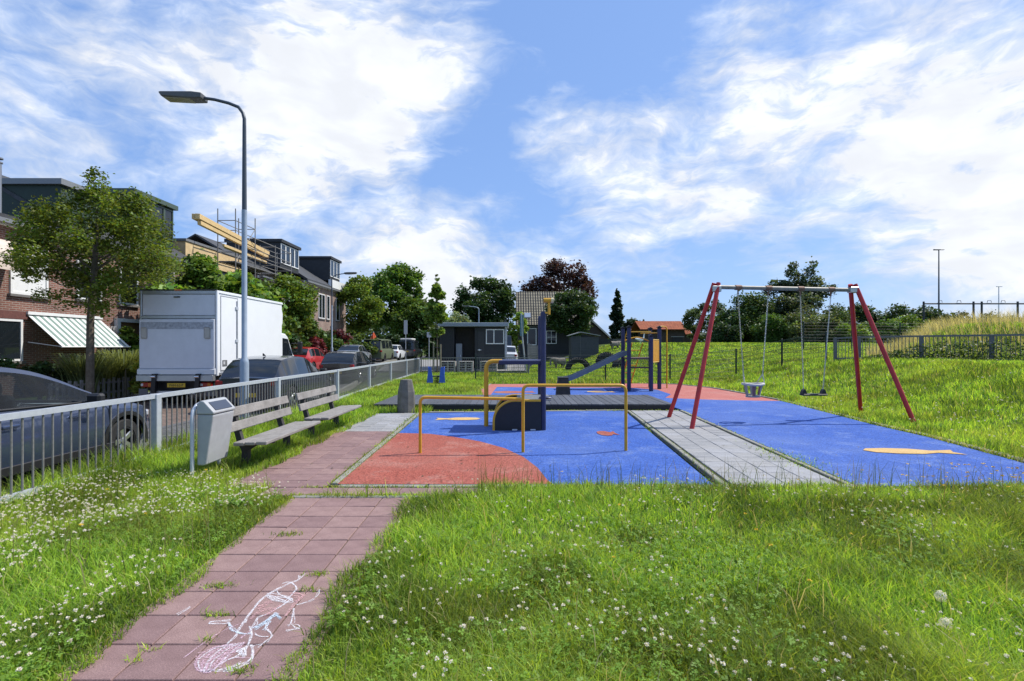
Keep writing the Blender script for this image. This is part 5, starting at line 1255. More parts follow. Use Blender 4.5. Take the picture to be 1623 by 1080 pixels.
# local coordinates: facade at x = 0, y from the start of each house
H1, _ = house('brick terraced house with a striped awning behind the near tree', 11.0, 18.0, 5.5, 5.75, brick)
window(H1, 4.95, 6.25, 3.25, 4.85, 0, blind=True); window(H1, 3.2, 5.35, 1.15, 2.46, 0, 2); window(H1, 1.2, 3.2, 1.15, 2.46, 0, 2); 
MB().box(0, .06, 3.0, 5.6, 2.47, 2.72).build('soldier_course', mat('dark_brick', (.14,.055,.045), .9, var=.3, vscale=20), H1)
b = MB()
for k in range(6):
    a0, a1 = R(90*k/6), R(90*(k+1)/6)
    b.add([(.02+.7*math.sin(a0), 3.55, 4.0+.85*math.cos(a0)), (.02+.7*math.sin(a1), 3.55, 4.0+.85*math.cos(a1)), (.02+.7*math.sin(a1), 4.85, 4.0+.85*math.cos(a1)), (.02+.7*math.sin(a0), 4.85, 4.0+.85*math.cos(a0))], [(0,1,2,3)])
b.add([(.02,4.85,4.0)] + [(.02+.7*math.sin(R(15*k)), 4.85, 4.0+.85*math.cos(R(15*k))) for k in range(7)], [tuple(range(8))])
b.add([(.72,3.55,4.0),(.72,4.85,4.0),(.73,4.85,3.86),(.73,3.55,3.86)], [(0,1,2,3)])
b.build('hood_awning', mat('cream_canvas', (.62,.52,.44), .9, var=.12, vscale=4), H1)
fl = MB().lathe([(.09,5.4),(.09,7.35)], 14, Matrix.Translation((-.45, 5.05, 0))).lathe([(.12,7.3),(.12,7.34)], 14, Matrix.Translation((-.45, 5.05, 0))).lathe([(.13,7.43),(.13,7.47)], 14, Matrix.Translation((-.45, 5.05, 0))).build('flue', mat('steel_flue', (.32,.33,.34), .35, .7), H1, True)
# striped awning
aw = thing('awning', 'green and white striped sun awning on the brick house', 'awning', (FX, 16.5, 0))
n = 23; Wd = 2.9
for i in range(n):
    y0, y1 = i*Wd/n, (i+1)*Wd/n
    m_ = mat('awning_white', (.66,.68,.66), .85) if i % 2 == 0 else mat('awning_green', (.17,.24,.21), .85)
    MB().add([(.05,y0,2.62),(.05,y1,2.62),(1.15,y1,1.62),(1.15,y0,1.62),(.05,y0,2.6),(.05,y1,2.6),(1.15,y1,1.6),(1.15,y0,1.6)], [(0,1,2,3),(7,6,5,4),(0,4,5,1),(2,6,7,3),(0,3,7,4),(1,5,6,2)]).build('stripe', m_, aw)
MB().box(.0, .12, -.05, Wd+.05, 2.63, 2.73).build('cassette', white_p, aw); MB().tube([(1.16,-.03,1.6),(1.16,Wd+.03,1.6)], .025, 8).build('front_bar', white_p, aw)
for y in (.02, Wd-.02): MB().tube([(.05,y,1.75),(1.15,y,1.6)], .015, 6).build('arm', white_p, aw)
H2, _ = house('brick terraced house with dark green roof boxes above the near tree', 18.0, 25.0, 5.6, 8.0, brick)
dormer(H2, .05, 1.7, 5.4, 7.45, .02, 4.0, green_d, zinc, None, .3)
dormer(H2, 3.3, 5.85, 6.1, 8.1, -.12, 1.5, green_d, green_g, [1, 2, 1])
window(H2, 4.5, 5.7, 3.4, 5.05, 0, 2); window(H2, 2.4, 3.4, 3.3, 4.75, 0, 1); window(H2, 4.2, 6.2, .9, 2.5, 0, 2); window(H2, .4, 1.5, 3.3, 4.75, 0, 2)
MB().box(0, .14, 2.15, 2.32, -.1, 2.72).box(0, .14, 2.32, 3.6, 2.58, 2.72).box(0, .14, 3.6, 3.77, -.1, 2.72).build('door_frame', white_p, H2)
MB().box(0, .05, 2.33, 3.59, -.1, 2.57).build('door', mat('wood_door', (.22,.13,.07), .6, var=.2), H2)
H3, _ = house('terraced house under renovation with bare plywood walls behind scaffolding', 25.0, 31.5, 5.5, 6.3, brick, roof=anthr)
MB().box(-5, -.4, .2, 5.8, 5.6, 6.75).build('plywood_storey', ply, H3); MB().box(-5.05, -.35, .15, 5.85, 6.76, 6.88).build('roof_felt', zinc, H3)
H4, _ = house('terraced house with a black dormer in the middle of the row', 31.5, 38.5, 6.0, 8.4, brick2)
dormer(H4, 3.3, 6.3, 6.9, 8.85, -.1, 3.6, anthr, anthr, [1, 1, 1, 1])
for y in (1.0, 3.6): window(H4, y, y+1.6, 3.4, 5.2, 0, 2)
H5, _ = house('terraced house with a white framed dormer at the far end', 38.5, 48.3, 6.6, 9.2, brick2)
d5 = dormer(H5, 5.8, 8.3, 7.3, 9.35, -.1, 3.8, anthr, anthr, [1, 1, 1])
for y, w_ in ((2.9, 1.4), (4.7, .7), (7.0, .9)): window(H5, y, y+w_, 3.9, 5.9, 0, 2 if w_ > 1 else 1)
for y, w_ in ((2.9, 1.4), (6.8, 1.3)): window(H5, y, y+w_, .9, 2.7, 0, 2)
MB().box(.0, .3, 5.2, 9.5, 6.62, 7.3).build('white_parapet', white_p, H5)
# scaffold and beams
sf = thing('scaffold', 'steel tube scaffold against the house under renovation', 'scaffold', (-14.9, 26.2, 0)); tb = galv_d
for y in (0, 2.0, 4.4, 6.6):
    for x in (0, .9): MB().tube([(x, y, 0), (x, y, 8.6 if y < 3 else 7.6)], .026, 6).build('standard', tb, sf)
for z in (3.9, 5.9, 6.4, 6.9, 7.5, 8.0):
    for x in (0, .9):
        if z < 7.6: MB().tube([(x, 0, z), (x, 6.6, z)], .022, 6).build('ledger', tb, sf)
        else: MB().tube([(x, 0, z), (x, 2.0, z)], .022, 6).build('ledger', tb, sf)
    for y in (0, 2.0, 4.4, 6.6):
        if z < 7.6 or y < 3: MB().tube([(0, y, z), (.9, y, z)], .022, 6).build('transom', tb, sf)
for y0 in (0, 2.0, 4.4):
    for k in range(3): MB().bbox(.03+k*.3, .30+k*.3, y0+.05, y0+1.95, 5.92, 5.96, .004).build('platform_board', mat('scaffold_board', (.09,.085,.08), .8, var=.3), sf)
MB().tube([(.9,0,5.9),(.9,2.0,8.0)], .02, 6).build('brace', tb, sf)
beam_m = mat('new_timber', (.60,.42,.19), .7, var=.12, vscale=4)
for i, (yA, yB, x, zA, zB, s) in enumerate(((21.3, 31.6, -12.75, 6.98, 7.3, .11), (21.4, 31.8, -12.95, 7.0, 7.32, .11), (21.5, 31.5, -12.80, 6.76, 7.08, .085), (24.2, 31.2, -13.3, 6.35, 6.7, .06), (24.6, 31.4, -13.45, 6.35, 6.7, .06))):
    yaw = -.13; d = Vector((-(yB-yA)*.19, yB-yA, zB-zA)); M = Matrix.Translation((x-.2, yA, zA)) @ d.to_track_quat('Y', 'Z').to_matrix().to_4x4()
    o = MB().bbox(-s/1.2, s/1.2, 0, d.length, -s, s, .008, M).build('timber_beam', beam_m)
    tag(o, ['thick pale timber beam jutting from the scaffold, outer of the upper pair', 'thick pale timber beam jutting from the scaffold, inner of the upper pair', 'pale timber beam directly beneath the upper pair on the scaffold', 'short pale timber lying lower on the scaffold, street side', 'short pale timber lying lower on the scaffold, house side'][i], 'beam', 'timber beams on the scaffold')
# ------------------------------------------------------------------ site cabin
t = thing('site_cabin', 'dark grey flat roofed site cabin behind the back fence', 'cabin', (XA(697, 32.5), 32.5, .05)); Wc = XA(803, 32.5)-XA(697, 32.5)
MB().box(0, .9, 0, 3, -.1, 2.8).build('left_wall', anthr, t); MB().box(.903, 2.2, .9, 3, -.1, 2.8).build('recess_wall', mat('dark_brown_boards', (.028,.024,.022), .75, var=.3), t)
MB().box(2.203, Wc-.12, 0, 3, -.1, 2.8).build('right_wall', anthr, t)
for k in range(1, 9):
    x = .1*k; MB().box(x-.006, x+.006, -.008, -.001, -.08, 2.78).build('board_batten', black, t)
MB().bbox(-.06, Wc+.12, -.3, 3.1, 2.82, 3.06, .02).build('roof_fascia', mat('cabin_fascia', (.27,.31,.36), .45, var=.08), t)
f = MB(); X0, X1, Z0, Z1 = 2.9, 4.05, 1.72, 2.66
f.box(X0, X0+.06, -.05, -.002, Z0, Z1).box(X1-.06, X1, -.05, -.002, Z0, Z1).box(X0+.06, X1-.06, -.05, -.002, Z0, Z0+.06).box(X0+.06, X1-.06, -.05, -.002, Z1-.06, Z1).box((X0+X1)/2-.1, (X0+X1)/2-.04, -.048, -.002, Z0+.06, Z1-.06)
fo = f.build('window', white_p, t); MB().box(X0+.06, X1-.06, -.02, -.002, Z0+.06, Z1-.06).build('pane', pane, fo)
MB().bbox(2.45, 2.53, -.1, -.01, 1.3, 1.4, .01).bbox(2.4, 2.62, -.13, -.09, 1.33, 1.37, .01).build('door_handle', white_p, t); MB().box(2.4, 2.78, -.012, -.002, -.05, 2.5).build('door', mat('cabin_door', (.03,.031,.034), .6), t)
MB().bbox(Wc-.118, Wc+.02, -.05, .1, -.1, 2.81, .01).build('downpipe', mat('pipe_grey', (.42,.44,.48), .5, var=.25, vscale=8), t)
t2_ = thing('metal_cabinet', 'narrow grey cabinet standing in the recess of the site cabin', 'cabinet', (XA(727, 32.5), 32.6, .05)); MB().bbox(-.19, .19, 0, .4, 0, 1.75, .015).build('body', mat('cabinet_grey', (.20,.22,.25), .5), t2_); MB().bbox(-.16,.16,-.012,-.001,.1,1.68,.004).build('door', MATS['cabinet_grey'], t2_)
MB().bbox(.10,.13,-.03,-.012,.9,1.05,.004).build('handle', galv, t2_)
for i, (xa, xb) in enumerate(((-4.3, -3.4), (-3.2, -2.35), (-1.9, -.9))):
    o = thing('pallet', ['stack of pale pallets behind the back fence, left one', 'stack of pale pallets behind the back fence, middle one', 'stack of pale pallets behind the back fence, right one'][i], 'pallet', (xa, 31.0, .08), 0, 'pallets behind the back fence')
    for k in range(5): MB().box(0, xb-xa, .0, .8, .05+k*.14, .09+k*.14).build('slat', mat('pale_wood', (.52,.49,.44), .8, var=.2), o)
    for x in (0, (xb-xa)/2-.04, xb-xa-.08): MB().box(x, x+.08, .02, .78, 0, .05).box(x, x+.08, .02, .78, .091, .189).box(x, x+.08, .02, .78, .231, .329).box(x, x+.08, .02, .78, .371, .469).box(x, x+.08, .02, .78, .511, .609).build('bearer', MATS['pale_wood'], o)
# leaning banner pole right of the cabin
t = thing('banner_pole', 'leaning pale pole with a small teal banner right of the cabin', 'pole', (XA(834, 31.5), 31.5, .05)); MB().tube([(0,0,-.1),(-.22,0,2.0),(-.3,0,3.6)], .045, 8).build('pole', mat('pale_pole', (.42,.44,.44), .6, var=.2), t)
MB().bbox(-.38,-.16,-.03,.02,2.2,3.5,.01).build('banner', mat('teal_cloth', (.10,.19,.22), .8, var=.25, vscale=6), t)
# ------------------------------------------------------------------ houses in the background
checker = brick_mat('glazed_tiles', (.40,.35,.23), (.46,.40,.27), (.010,.012,.016), .30, .30, ms=.07); checker.node_tree.nodes['Principled BSDF'].inputs['Roughness'].default_value = .5
for n_ in checker.node_tree.nodes:
    if n_.type == 'TEX_BRICK': n_.offset = 0.0
Yh = 60; t = thing('tiled_house', 'dark boarded house with a checkered glazed tile roof', 'house', (XA(818, Yh), Yh, .2)); w_ = 8.7
MB().box(.3, w_-.2, .6, 8, -.5, 4.0).build('wall', anthr, t)
ro = MB().add([(0,0,0),(w_,0,0),(w_,6.2,0),(0,6.2,0),(0,0,-.15),(w_,0,-.15),(w_,6.2,-.15),(0,6.2,-.15)], [(0,1,2,3),(7,6,5,4),(0,4,5,1),(1,5,6,2),(2,6,7,3),(3,7,4,0)]).build('roof', checker, t, loc=(0, .0, 3.95)); ro.rotation_euler = (R(44), 0, 0)
ro2 = MB().box(0, w_, 0, 6.2, -.15, 0).build('back_roof', roof_dark, t, loc=(0, 8.95, 3.85)); ro2.rotation_euler = (R(136), 0, 0)
MB().box(.1, w_-.1, .35, .58, 3.75, 3.95).build('gutter', zinc, t)
sk = MB().bbox(.95, 1.75, 1.2, 2.1, .01, .08, .01).build('skylight', zinc, ro); MB().box(1.03, 1.67, 1.28, 2.02, .082, .09).build('pane', mat('bright_glass', (.30,.36,.44), .05, spec=.9), sk)
for (xa, xb, za_, zb_, nb) in ((1.3, 2.4, 1.6, 3.6, 1), (3.5, 4.75, 1.75, 3.3, 2), (6.4, 7.5, 1.75, 3.3, 2)):
    f = MB(); e = .1; f.box(xa, xb, .52, .597, za_, za_+e).box(xa, xb, .52, .597, zb_-e, zb_).box(xa, xa+e, .52, .597, za_+e, zb_-e).box(xb-e, xb, .52, .597, za_+e, zb_-e)
    for k in range(1, nb): f.box(xa+(xb-xa)*k/nb-.03, xa+(xb-xa)*k/nb+.03, .525, .597, za_+e, zb_-e)
    if nb > 1: f.box(xa+e, xb-e, .527, .597, (za_+zb_)/2-.03, (za_+zb_)/2+.03)
    fo = f.build('window', white_p, t); MB().box(xa+e, xb-e, .56, .597, za_+e, zb_-e).build('pane', pane, fo)
orange = brick_mat('orange_roof_tiles', (.42,.135,.06), (.33,.10,.05), (.16,.05,.03), .25, .3, ms=.03); brown_w = mat('brown_boards', (.06,.045,.035), .8, var=.25, vscale=3)
Yg = 68; t = thing('gabled_barn', 'brown gabled house with pale roof edges behind the small shed', 'house', (XA(937, Yg), Yg, .3)); ax = XA(963, Yg)-XA(937, Yg)
zA, zE = ZA(508, Yg)-.3, ZA(533, Yg)-.3
MB().prism([(-ax,-.5),(ax,-.5),(ax,zE-.05),(0,zA-.12),(-ax,zE-.05)], 0, 9, 'y').build('wall', brown_w, t)
for s in (-1, 1):
    MB().prism([(0,zA),(s*(ax+.35),zE-.25),(s*(ax+.35),zE-.08),(0,zA+.2)], -.25, 9.2, 'y').build('roof_slope', orange, t)
    MB().prism([(0,zA-.1),(s*(ax+.36),zE-.36),(s*(ax+.36),zE-.1),(0,zA+.18)], -.32, -.253, 'y').build('verge_board', mat('pale_trim', (.55,.50,.42), .6), t)
MB().box(.9, 1.6, -.06, -.002, -.2, 1.4).build('door', mat('ochre_door', (.4,.26,.08), .6), t)
Ys = 46; t = thing('animal_shed', 'small grey boarded shed with a corrugated roof in the paddock', 'shed', (XA(905, Ys), Ys, float(hz(XA(928, Ys), Ys)))); ws = XA(949, Ys)-XA(905, Ys); hs_ = 2.0
dkg = mat('shed_grey', (.055,.06,.065), .7, var=.2, vscale=5)
for k in range(9): MB().box(.02, ws*.33, -.0, .04, k*.22, k*.22+.215).build('wall_board', dkg, t); MB().box(ws*.34, ws, -.02, .03, k*.21, k*.21+.205).build('wall_board', dkg, t)
MB().box(.05, ws-.03, .05, 2.2, -.3, 1.9).build('inner_wall', anthr, t); MB().box(ws*.33, ws*.34, -.03, .05, -.1, 2.0).build('corner_post', mat('post_grey', (.16,.16,.155), .8), t)
MB().prism([(-.15,2.0),(ws*.34,2.28),(ws+.12,1.98),(ws+.12,2.04),(ws*.34,2.36),(-.15,2.06)], -.25, 2.4, 'y').build('roof', mat('corrugated_roof', (.30,.30,.28), .7, var=.15, vscale=8), t)
Yb = 80; t = thing('orange_roof_barn', 'long low barn with an orange tiled roof on the crest of the field', 'barn', (XA(1020, Yb), Yb, 1.4)); wb = XA(1090, Yb)-XA(1020, Yb); ze, zr_ = ZA(522, Yb)-1.4, ZA(507.5, Yb)-1.4
MB().box(.6, wb-.3, .5, 6, -.6, ze+.1).build('wall', brown_w, t)
MB().prism([(0,ze),(3.4,zr_),(6.8,ze),(6.8,ze-.12),(3.4,zr_-.14),(0,ze-.14)], -.5, wb, 'x').build('roof', orange, t)
MB().box(wb-.28, wb+.95, 1.5, 5, -.6, ze-.6).build('side_wing', brown_w, t); MB().prism([(1.0,ze-.75),(3.4,ze+.75),(5.6,ze-.75),(3.4,ze+.6)], wb+.03, wb+1.05, 'x').build('wing_roof', orange, t)
MB().box(4.6, 6.2, .44, .497, .4, 1.7).build('barn_door', anthr, t); MB().box(4.4, 6.4, .4, .497, 1.72, 1.84).build('lintel', mat('grey_lintel', (.3,.3,.28), .7), t)
# board fence on the crest
t = thing('board_fence', 'grey board fence between the conifer and the barn', 'fence', (XA(948, 66), 66, 1.0))
for k in range(26): MB().box(k*.27, k*.27+.255, random.uniform(-.01,.01), .04, .0, 1.55+random.uniform(0,.1)).build('board', mat('fence_board', (.12,.115,.105), .85, var=.3, vscale=4) if k > 6 else anthr, t)
# ------------------------------------------------------------------ trees and shrubs
bark = mat('bark', (.085,.068,.05), .9, col2=(.15,.13,.10), vscale=9, bump=.8, bscale=30, spec=.15)
def leaf_mat(n, c, tr=.38): 
    m = mat('leaves_'+n, (1,1,1), .5, attr='tint', trans=tr, spec=.3); return m
LM = leaf_mat('green', None); LM_dark = leaf_mat('dark', None, .28)
def leaf_cloud(P, N, size, T, flat=.35, droop=0.):
    """P centres, one folded diamond leaf each"""
    n = len(P); d = rng.normal(0, 1, (n, 3)); d[:, 2] = d[:, 2]*.6 - droop; d /= np.linalg.norm(d, axis=1)[:, None]
    up = rng.normal(0, 1, (n, 3)); up[:, 2] = np.abs(up[:, 2]) + flat*2; s = np.cross(d, up); s /= np.linalg.norm(s, axis=1)[:, None] + 1e-9; nn = np.cross(s, d)
    L_ = size*rng.uniform(.65, 1.35, n); L_ = L_[:, None]; w_ = L_*rng.uniform(.30, .42, (n, 1))
    V = np.stack([P - d*L_*.5, P + s*w_ + nn*L_*.06, P + d*L_*.5, P - s*w_ + nn*L_*.06], 1)
    Fc = np.arange(n*4).reshape(n, 4); return V.reshape(-1, 3), Fc, np.repeat(T, 4, 0)
def crown_points(n, clumps, rads, shell=.55):
    k = rng.choice(len(clumps), n, p=rads**2/np.sum(rads**2)); d = rng.normal(0, 1, (n, 3)); d /= np.linalg.norm(d, axis=1)[:, None]
    r = (shell + (1-shell)*rng.random(n)**.7)*rads[k]*rng.uniform(.55, 1.15, n)
    return clumps[k] + d*r[:, None]*np.array((1, 1, .8)), k
def tree(name, label, x, y, z0, h, crown, nleaf, size, col, trunk_r, seed, group=None, cat='tree', nclump=34, trunk_top=None, clump_r=.36, mat_=None, fork=.55, droop=0., shape='round', stems=1, var=.28, spire=None):
    """crown = (cx, cy, cz, rx, ry, rz) relative to the foot"""
    global rng
    keep = rng; rng = np.random.default_rng(seed)
    t = thing(name, label, cat, (x, y, z0), 0, group)
    nleaf = int(nleaf*(1.3 if y < 20 else 1.75)); col = tuple(c*1.45 for c in col)
    cx, cy, cz, rx, ry, rz = crown
    if y > 40 and shape != 'cone': rx *= 1.12; ry *= 1.12; rz *= 1.06
    cl = []
    while len(cl) < nclump:
        p = rng.uniform(-1, 1, 3); l = np.linalg.norm(p)
        if l > 1: continue
        if shape == 'cone':
            f = (1 - (p[2]+1)/2)**.9; p[0] *= f; p[1] *= f
        elif shape == 'dome': p[2] = p[2] if p[2] > -.55 else p[2]*.5
        elif l < .35 and rng.random() < .6: continue
        if shape == 'round': p = p/max(l, .05)*l**.75
        cl.append(p*np.array((rx, ry, rz))*(1-clump_r*.55) + np.array((cx, cy, cz)))
    cl = np.array(cl); rad = clump_r*min(rx, ry, rz)*rng.uniform(.6, 1.35, len(cl))
    if spire: cl = np.concatenate([cl, np.array([q_[:3] for q_ in spire])]); rad = np.concatenate([rad, np.array([q_[3] for q_ in spire])])
    if shape == 'cone': rad *= np.clip(1.15 - (cl[:, 2]-cz+rz)/(2*rz), .25, 1)
    # wood
    b = MB(); zt_ = trunk_top if trunk_top else cz + rz*.35
    for sI in range(stems):
        ox, oy = (0, 0) if stems == 1 else (rng.normal(0, .2), rng.normal(0, .2))
        w1 = rng.normal(0, .05*trunk_r*8, 2)
        pts = [Vector((ox, oy, -.25)), Vector((ox, oy, .1)), Vector((ox+w1[0]*.5, oy+w1[1]*.5, zt_*.4)), Vector((cx*.7+w1[0]+ox, cy*.7+w1[1]+oy, zt_*.75)), Vector((cx+ox, cy+oy, zt_))]
        b.tube(pts, [trunk_r*1.25, trunk_r*1.02, trunk_r*.85, trunk_r*.6, trunk_r*.25], 9)
    b.build('trunk', bark, t, True)
    lb = MB(); base = cz - rz*fork
    for i in rng.permutation(len(cl))[:min(len(cl), 22)]:
        q_ = Vector(cl[i]); zs_ = min(max(base, q_.z - abs(q_.x-cx) - abs(q_.y-cy)*.6), zt_*.95); zs_ = max(zs_, zt_*.3); a = Vector((cx*zs_/zt_, cy*zs_/zt_, zs_)); mid = a*.5 + q_*.5 + Vector((0, 0, -.12*(q_-a).length))
        r0 = trunk_r*.38*(1 - zs_/zt_*.5); lb.tube([a, mid, q_], [r0, r0*.6, r0*.2], 6)
    lb.build('limbs', bark, t, True)
    P, k = crown_points(nleaf, cl, rad); 
    # a few stragglers to break the outline
    P[: nleaf//14] += rng.normal(0, rad.mean()*.3, (nleaf//14, 3))
    P[:, 2] = np.maximum(P[:, 2], .15)
    T = np.array(col)[None]*(1 + rng.normal(0, var*.55, (nleaf, 1)) + rng.normal(0, var*.6, len(cl))[k][:, None]).clip(.35, 1.9)
    T[:, 0] *= 1 + rng.normal(0, .14, nleaf)
    V, Fc, TT = leaf_cloud(P, None, size*1.18, T, droop=droop)
    np_mesh('crown', V, Fc, mat_ or LM, t, TT.clip(0, 1))
    rng = keep
    return t
G1, G2, G3, G4 = (.095,.155,.022), (.055,.105,.022), (.028,.055,.020), (.14,.21,.035)
nt_ = tree('street_tree', 'bushy broadleaf street tree left of the white truck', -11.75, 14.4, -.05, 6.6, (.12,.1,4.35,2.2,2.1,1.9), 23000, .068, (.088,.122,.018), .105, 11, nclump=74, clump_r=.215, trunk_top=6.0, spire=[(.1,.1,6.35,.33),(.22,.1,6.0,.42),(-.1,.1,5.9,.4),(.3,0,5.7,.5),(-.35,.1,5.6,.45),(.05,.1,6.55,.2),(-1.7,.2,3.9,.5),(-2.2,.1,4.1,.4),(2.1,.1,3.9,.5),(1.7,-.3,4.9,.5),(-1.0,0,5.2,.5),(.6,-.4,2.7,.4)], group='street trees', var=.5)
tree('street_tree', 'round topped tree in the middle of the street behind the truck cab', XA(456, 31), 31, .1, 6.2, (0,0,3.9,1.75,1.7,2.0), 6500, .16, (.085,.135,.022), .09, 12, group='street trees', nclump=40)
tree('street_tree', 'lighter green street tree in front of the big round tree', XA(568, 47), 47, .3, 8.2, (0,0,5.0,1.9,1.9,2.7), 5200, .2, (.10,.15,.024), .1, 13, group='street trees', nclump=36)
tree('big_tree', 'large rounded dark green tree at the end of the street', XA(622, 66), 66, .4, 12.4, (-.3,0,7.4,4.6,4,5.0), 12000, .30, (.060,.115,.020), .25, 14, nclump=60, clump_r=.27)
tree('big_tree', 'smaller rounded tree at the right foot of the large round tree', XA(655, 62), 62, .4, 7.5, (0,0,4.0,2.6,2.5,3.0), 5500, .28, (.07,.115,.022), .2, 15, nclump=40)
tree('chestnut_tree', 'dense dark chestnut tree behind the site cabin', XA(768, 76), 76, .4, 12, (0,0,6.9,4.4,4.0,4.5), 9500, .34, (.032,.062,.018), .25, 16, nclump=55, clump_r=.28, mat_=LM_dark)
tree('copper_beech', 'purple leaved copper beech towering behind the tiled house', XA(886, 84), 84, .4, 17, (0,0,9.6,5.8,5.0,6.0), 8500, .36, (.050,.026,.026), .3, 17, nclump=60, clump_r=.28, mat_=LM_dark, var=.35)
tree('broadleaf_tree', 'compact dark green tree in front of the tiled house', XA(904, 57), 57, .3, 7.6, (0,0,4.9,2.7,2.4,2.8), 8000, .24, (.036,.066,.018), .14, 18, nclump=44, mat_=LM_dark)
tree('conifer', 'tall narrow dark spruce right of the tiled house', XA(978, 88), 88, 1.0, 12.2, (0,0,6.2,2.0,2.0,6.0), 5200, .36, (.020,.040,.020), .16, 19, nclump=80, shape='cone', clump_r=.34, mat_=LM_dark, droop=.5, trunk_top=10.6, fork=.95)
tree('conifer', 'short dark spruce top to the left of the orange barn', XA(1020, 92), 92, 1.0, 6.0, (0,0,3.2,1.2,1.2,2.9), 1600, .36, (.022,.045,.022), .1, 20, nclump=36, shape='cone', clump_r=.4, mat_=LM_dark, droop=.5, trunk_top=5.0)
tree('broadleaf_tree', 'low dark tree between the spruces', XA(1002, 90), 90, 1.0, 5.5, (0,0,3.2,2.2,2,2.3), 2600, .34, (.03,.055,.02), .12, 21, mat_=LM_dark)
tree('birch_tree', 'thin pale green birch right of the orange barn', XA(1099, 74), 74, 1.5, 6.2, (0,0,3.6,1.5,1.5,2.5), 2200, .22, (.07,.10,.04), .08, 22, nclump=24, droop=.6)
tree('birch_tree', 'airy birch left of the dark hedge trees', XA(1128, 70), 70, 1.5, 7.2, (0,0,4.3,1.8,1.6,2.7), 2400, .20, (.05,.075,.035), .08, 23, nclump=26, droop=.6)
tree('broadleaf_tree', 'dense dark green tree behind the left swing leg', XA(1178, 66), 66, 1.2, 7.2, (0,0,3.5,3.5,3.0,3.7), 9500, .26, (.050,.085,.022), .16, 24, nclump=46, mat_=LM_dark)
tree('willow_tree', 'tall wind blown silvery willow behind the swing beam', XA(1262, 70), 70, 1.0, 11.6, (.1,0,5.4,4.6,3.4,4.4), 13000, .27, (.062,.085,.045), .2, 25, nclump=46, droop=.3, stems=3, clump_r=.30, spire=[(-3.6,0,8.2,1.1),(-3.0,0,9.2,.8),(-2.0,0,8.6,1.2),(-.6,0,10.6,1.0),(-.4,0,11.6,.7),(.4,0,9.6,1.3),(1.9,0,10.8,1.0),(2.3,0,11.8,.65),(2.5,0,9.4,1.2),(4.2,0,8.0,1.1),(4.9,0,8.6,.7),(-4.6,0,5.5,1.3),(5.0,0,5.2,1.4),(-1.5,-.5,4,1.5),(2,-.5,4,1.5)])
for i, (px, Y, r_, h_, c_, lb_) in enumerate(((1225, 60, 2.2, 4.2, G2, 'round green shrub at the field edge, left of the willow foot'), (1268, 58, 2.4, 4.6, (.075,.10,.04), 'grey green shrub in front of the willow'), (1310, 57, 2.0, 3.8, (.09,.12,.05), 'pale green shrub right of the willow foot'), (1345, 56, 2.2, 3.4, G1, 'low green shrub behind the right swing leg'), (1150, 61, 1.8, 3.6, G3, 'dark shrub under the dense dark tree'), (1395, 58, 2.6, 3.8, G2, 'wide green shrub behind the right bar fence'), (1205, 63, 2.6, 5.0, G2, 'tall green shrub between the dark tree and the willow'), (1330, 66, 3.2, 6.2, (.055,.085,.028), 'tall shrub tucked against the right side of the willow'), (1290, 62, 2.6, 5.6, (.085,.115,.05), 'silvery shrub under the middle of the willow'), (1440, 64, 2.8, 4.4, G1, 'green shrub left of the gantry end'))):
    tree('shrub', lb_, XA(px, Y), Y, 1.2, h_, (0,0,h_*.45,r_,r_,h_*.5), 3400, .22, c_, .07, 40+i, 'shrubs at the field edge', 'shrub', 26, stems=3)
for i, (px, Y, r_, top, c_, lb_) in enumerate(((1350, 92, 5.2, 487, G3, 'dark tree in the far row, just right of the willow'), (1400, 96, 4.6, 500, G3, 'low dark tree in the far row left of the light mast'), (1440, 90, 5.6, 484, (.045,.075,.025), 'broad tree in the far row beside the light mast'), (1510, 98, 6.0, 500, G3, 'dark tree in the far row right of the light mast'), (1570, 100, 6.5, 502, G3, 'dark tree in the far row behind the gantry'), (1640, 98, 6.5, 500, (.04,.07,.024), 'tree in the far row at the right edge'))):
    hh = ZA(top, Y) - 1.0; tree('far_tree', lb_, XA(px, Y), Y, 1.0, hh, (0,0,hh*.55,r_,4,hh*.5), 4200, .40, c_, .2, 60+i, 'far row of trees on the right', 'tree', 40, mat_=LM_dark)
# young staked tree
yt = tree('young_tree', 'slender young tree tied to stakes by the back fence', XA(693, 29.6), 29.6, 0, 6.3, (0,0,4.1,1.05,1.0,2.3), 3000, .15, (.12,.185,.038), .045, 31, nclump=46, clump_r=.34, shape='cone', trunk_top=5.2, fork=.9)
for s in (-.2, .2): MB().tube([(s, -.05, -.2), (s, -.05, 1.75)], .04, 8).build('stake', mat('stake_wood', (.30,.25,.17), .8, var=.2), yt)
MB().tube([(-.2,-.05,1.55),(.2,-.05,1.55)], .03, 6).build('tie', dark_wood, yt)
tree('young_tree', 'small bright green tree right of the site cabin', XA(822, 48), 48, .3, 4.6, (0,0,2.9,.95,.9,1.8), 1900, .19, (.15,.22,.035), .05, 32, nclump=20)
tree('willow_tree', 'pale silvery tree peeping over the left end of the cabin', XA(722, 55), 55, .3, 5.0, (0,0,3.2,1.5,1.4,1.9), 2200, .2, (.14,.18,.10), .09, 33)
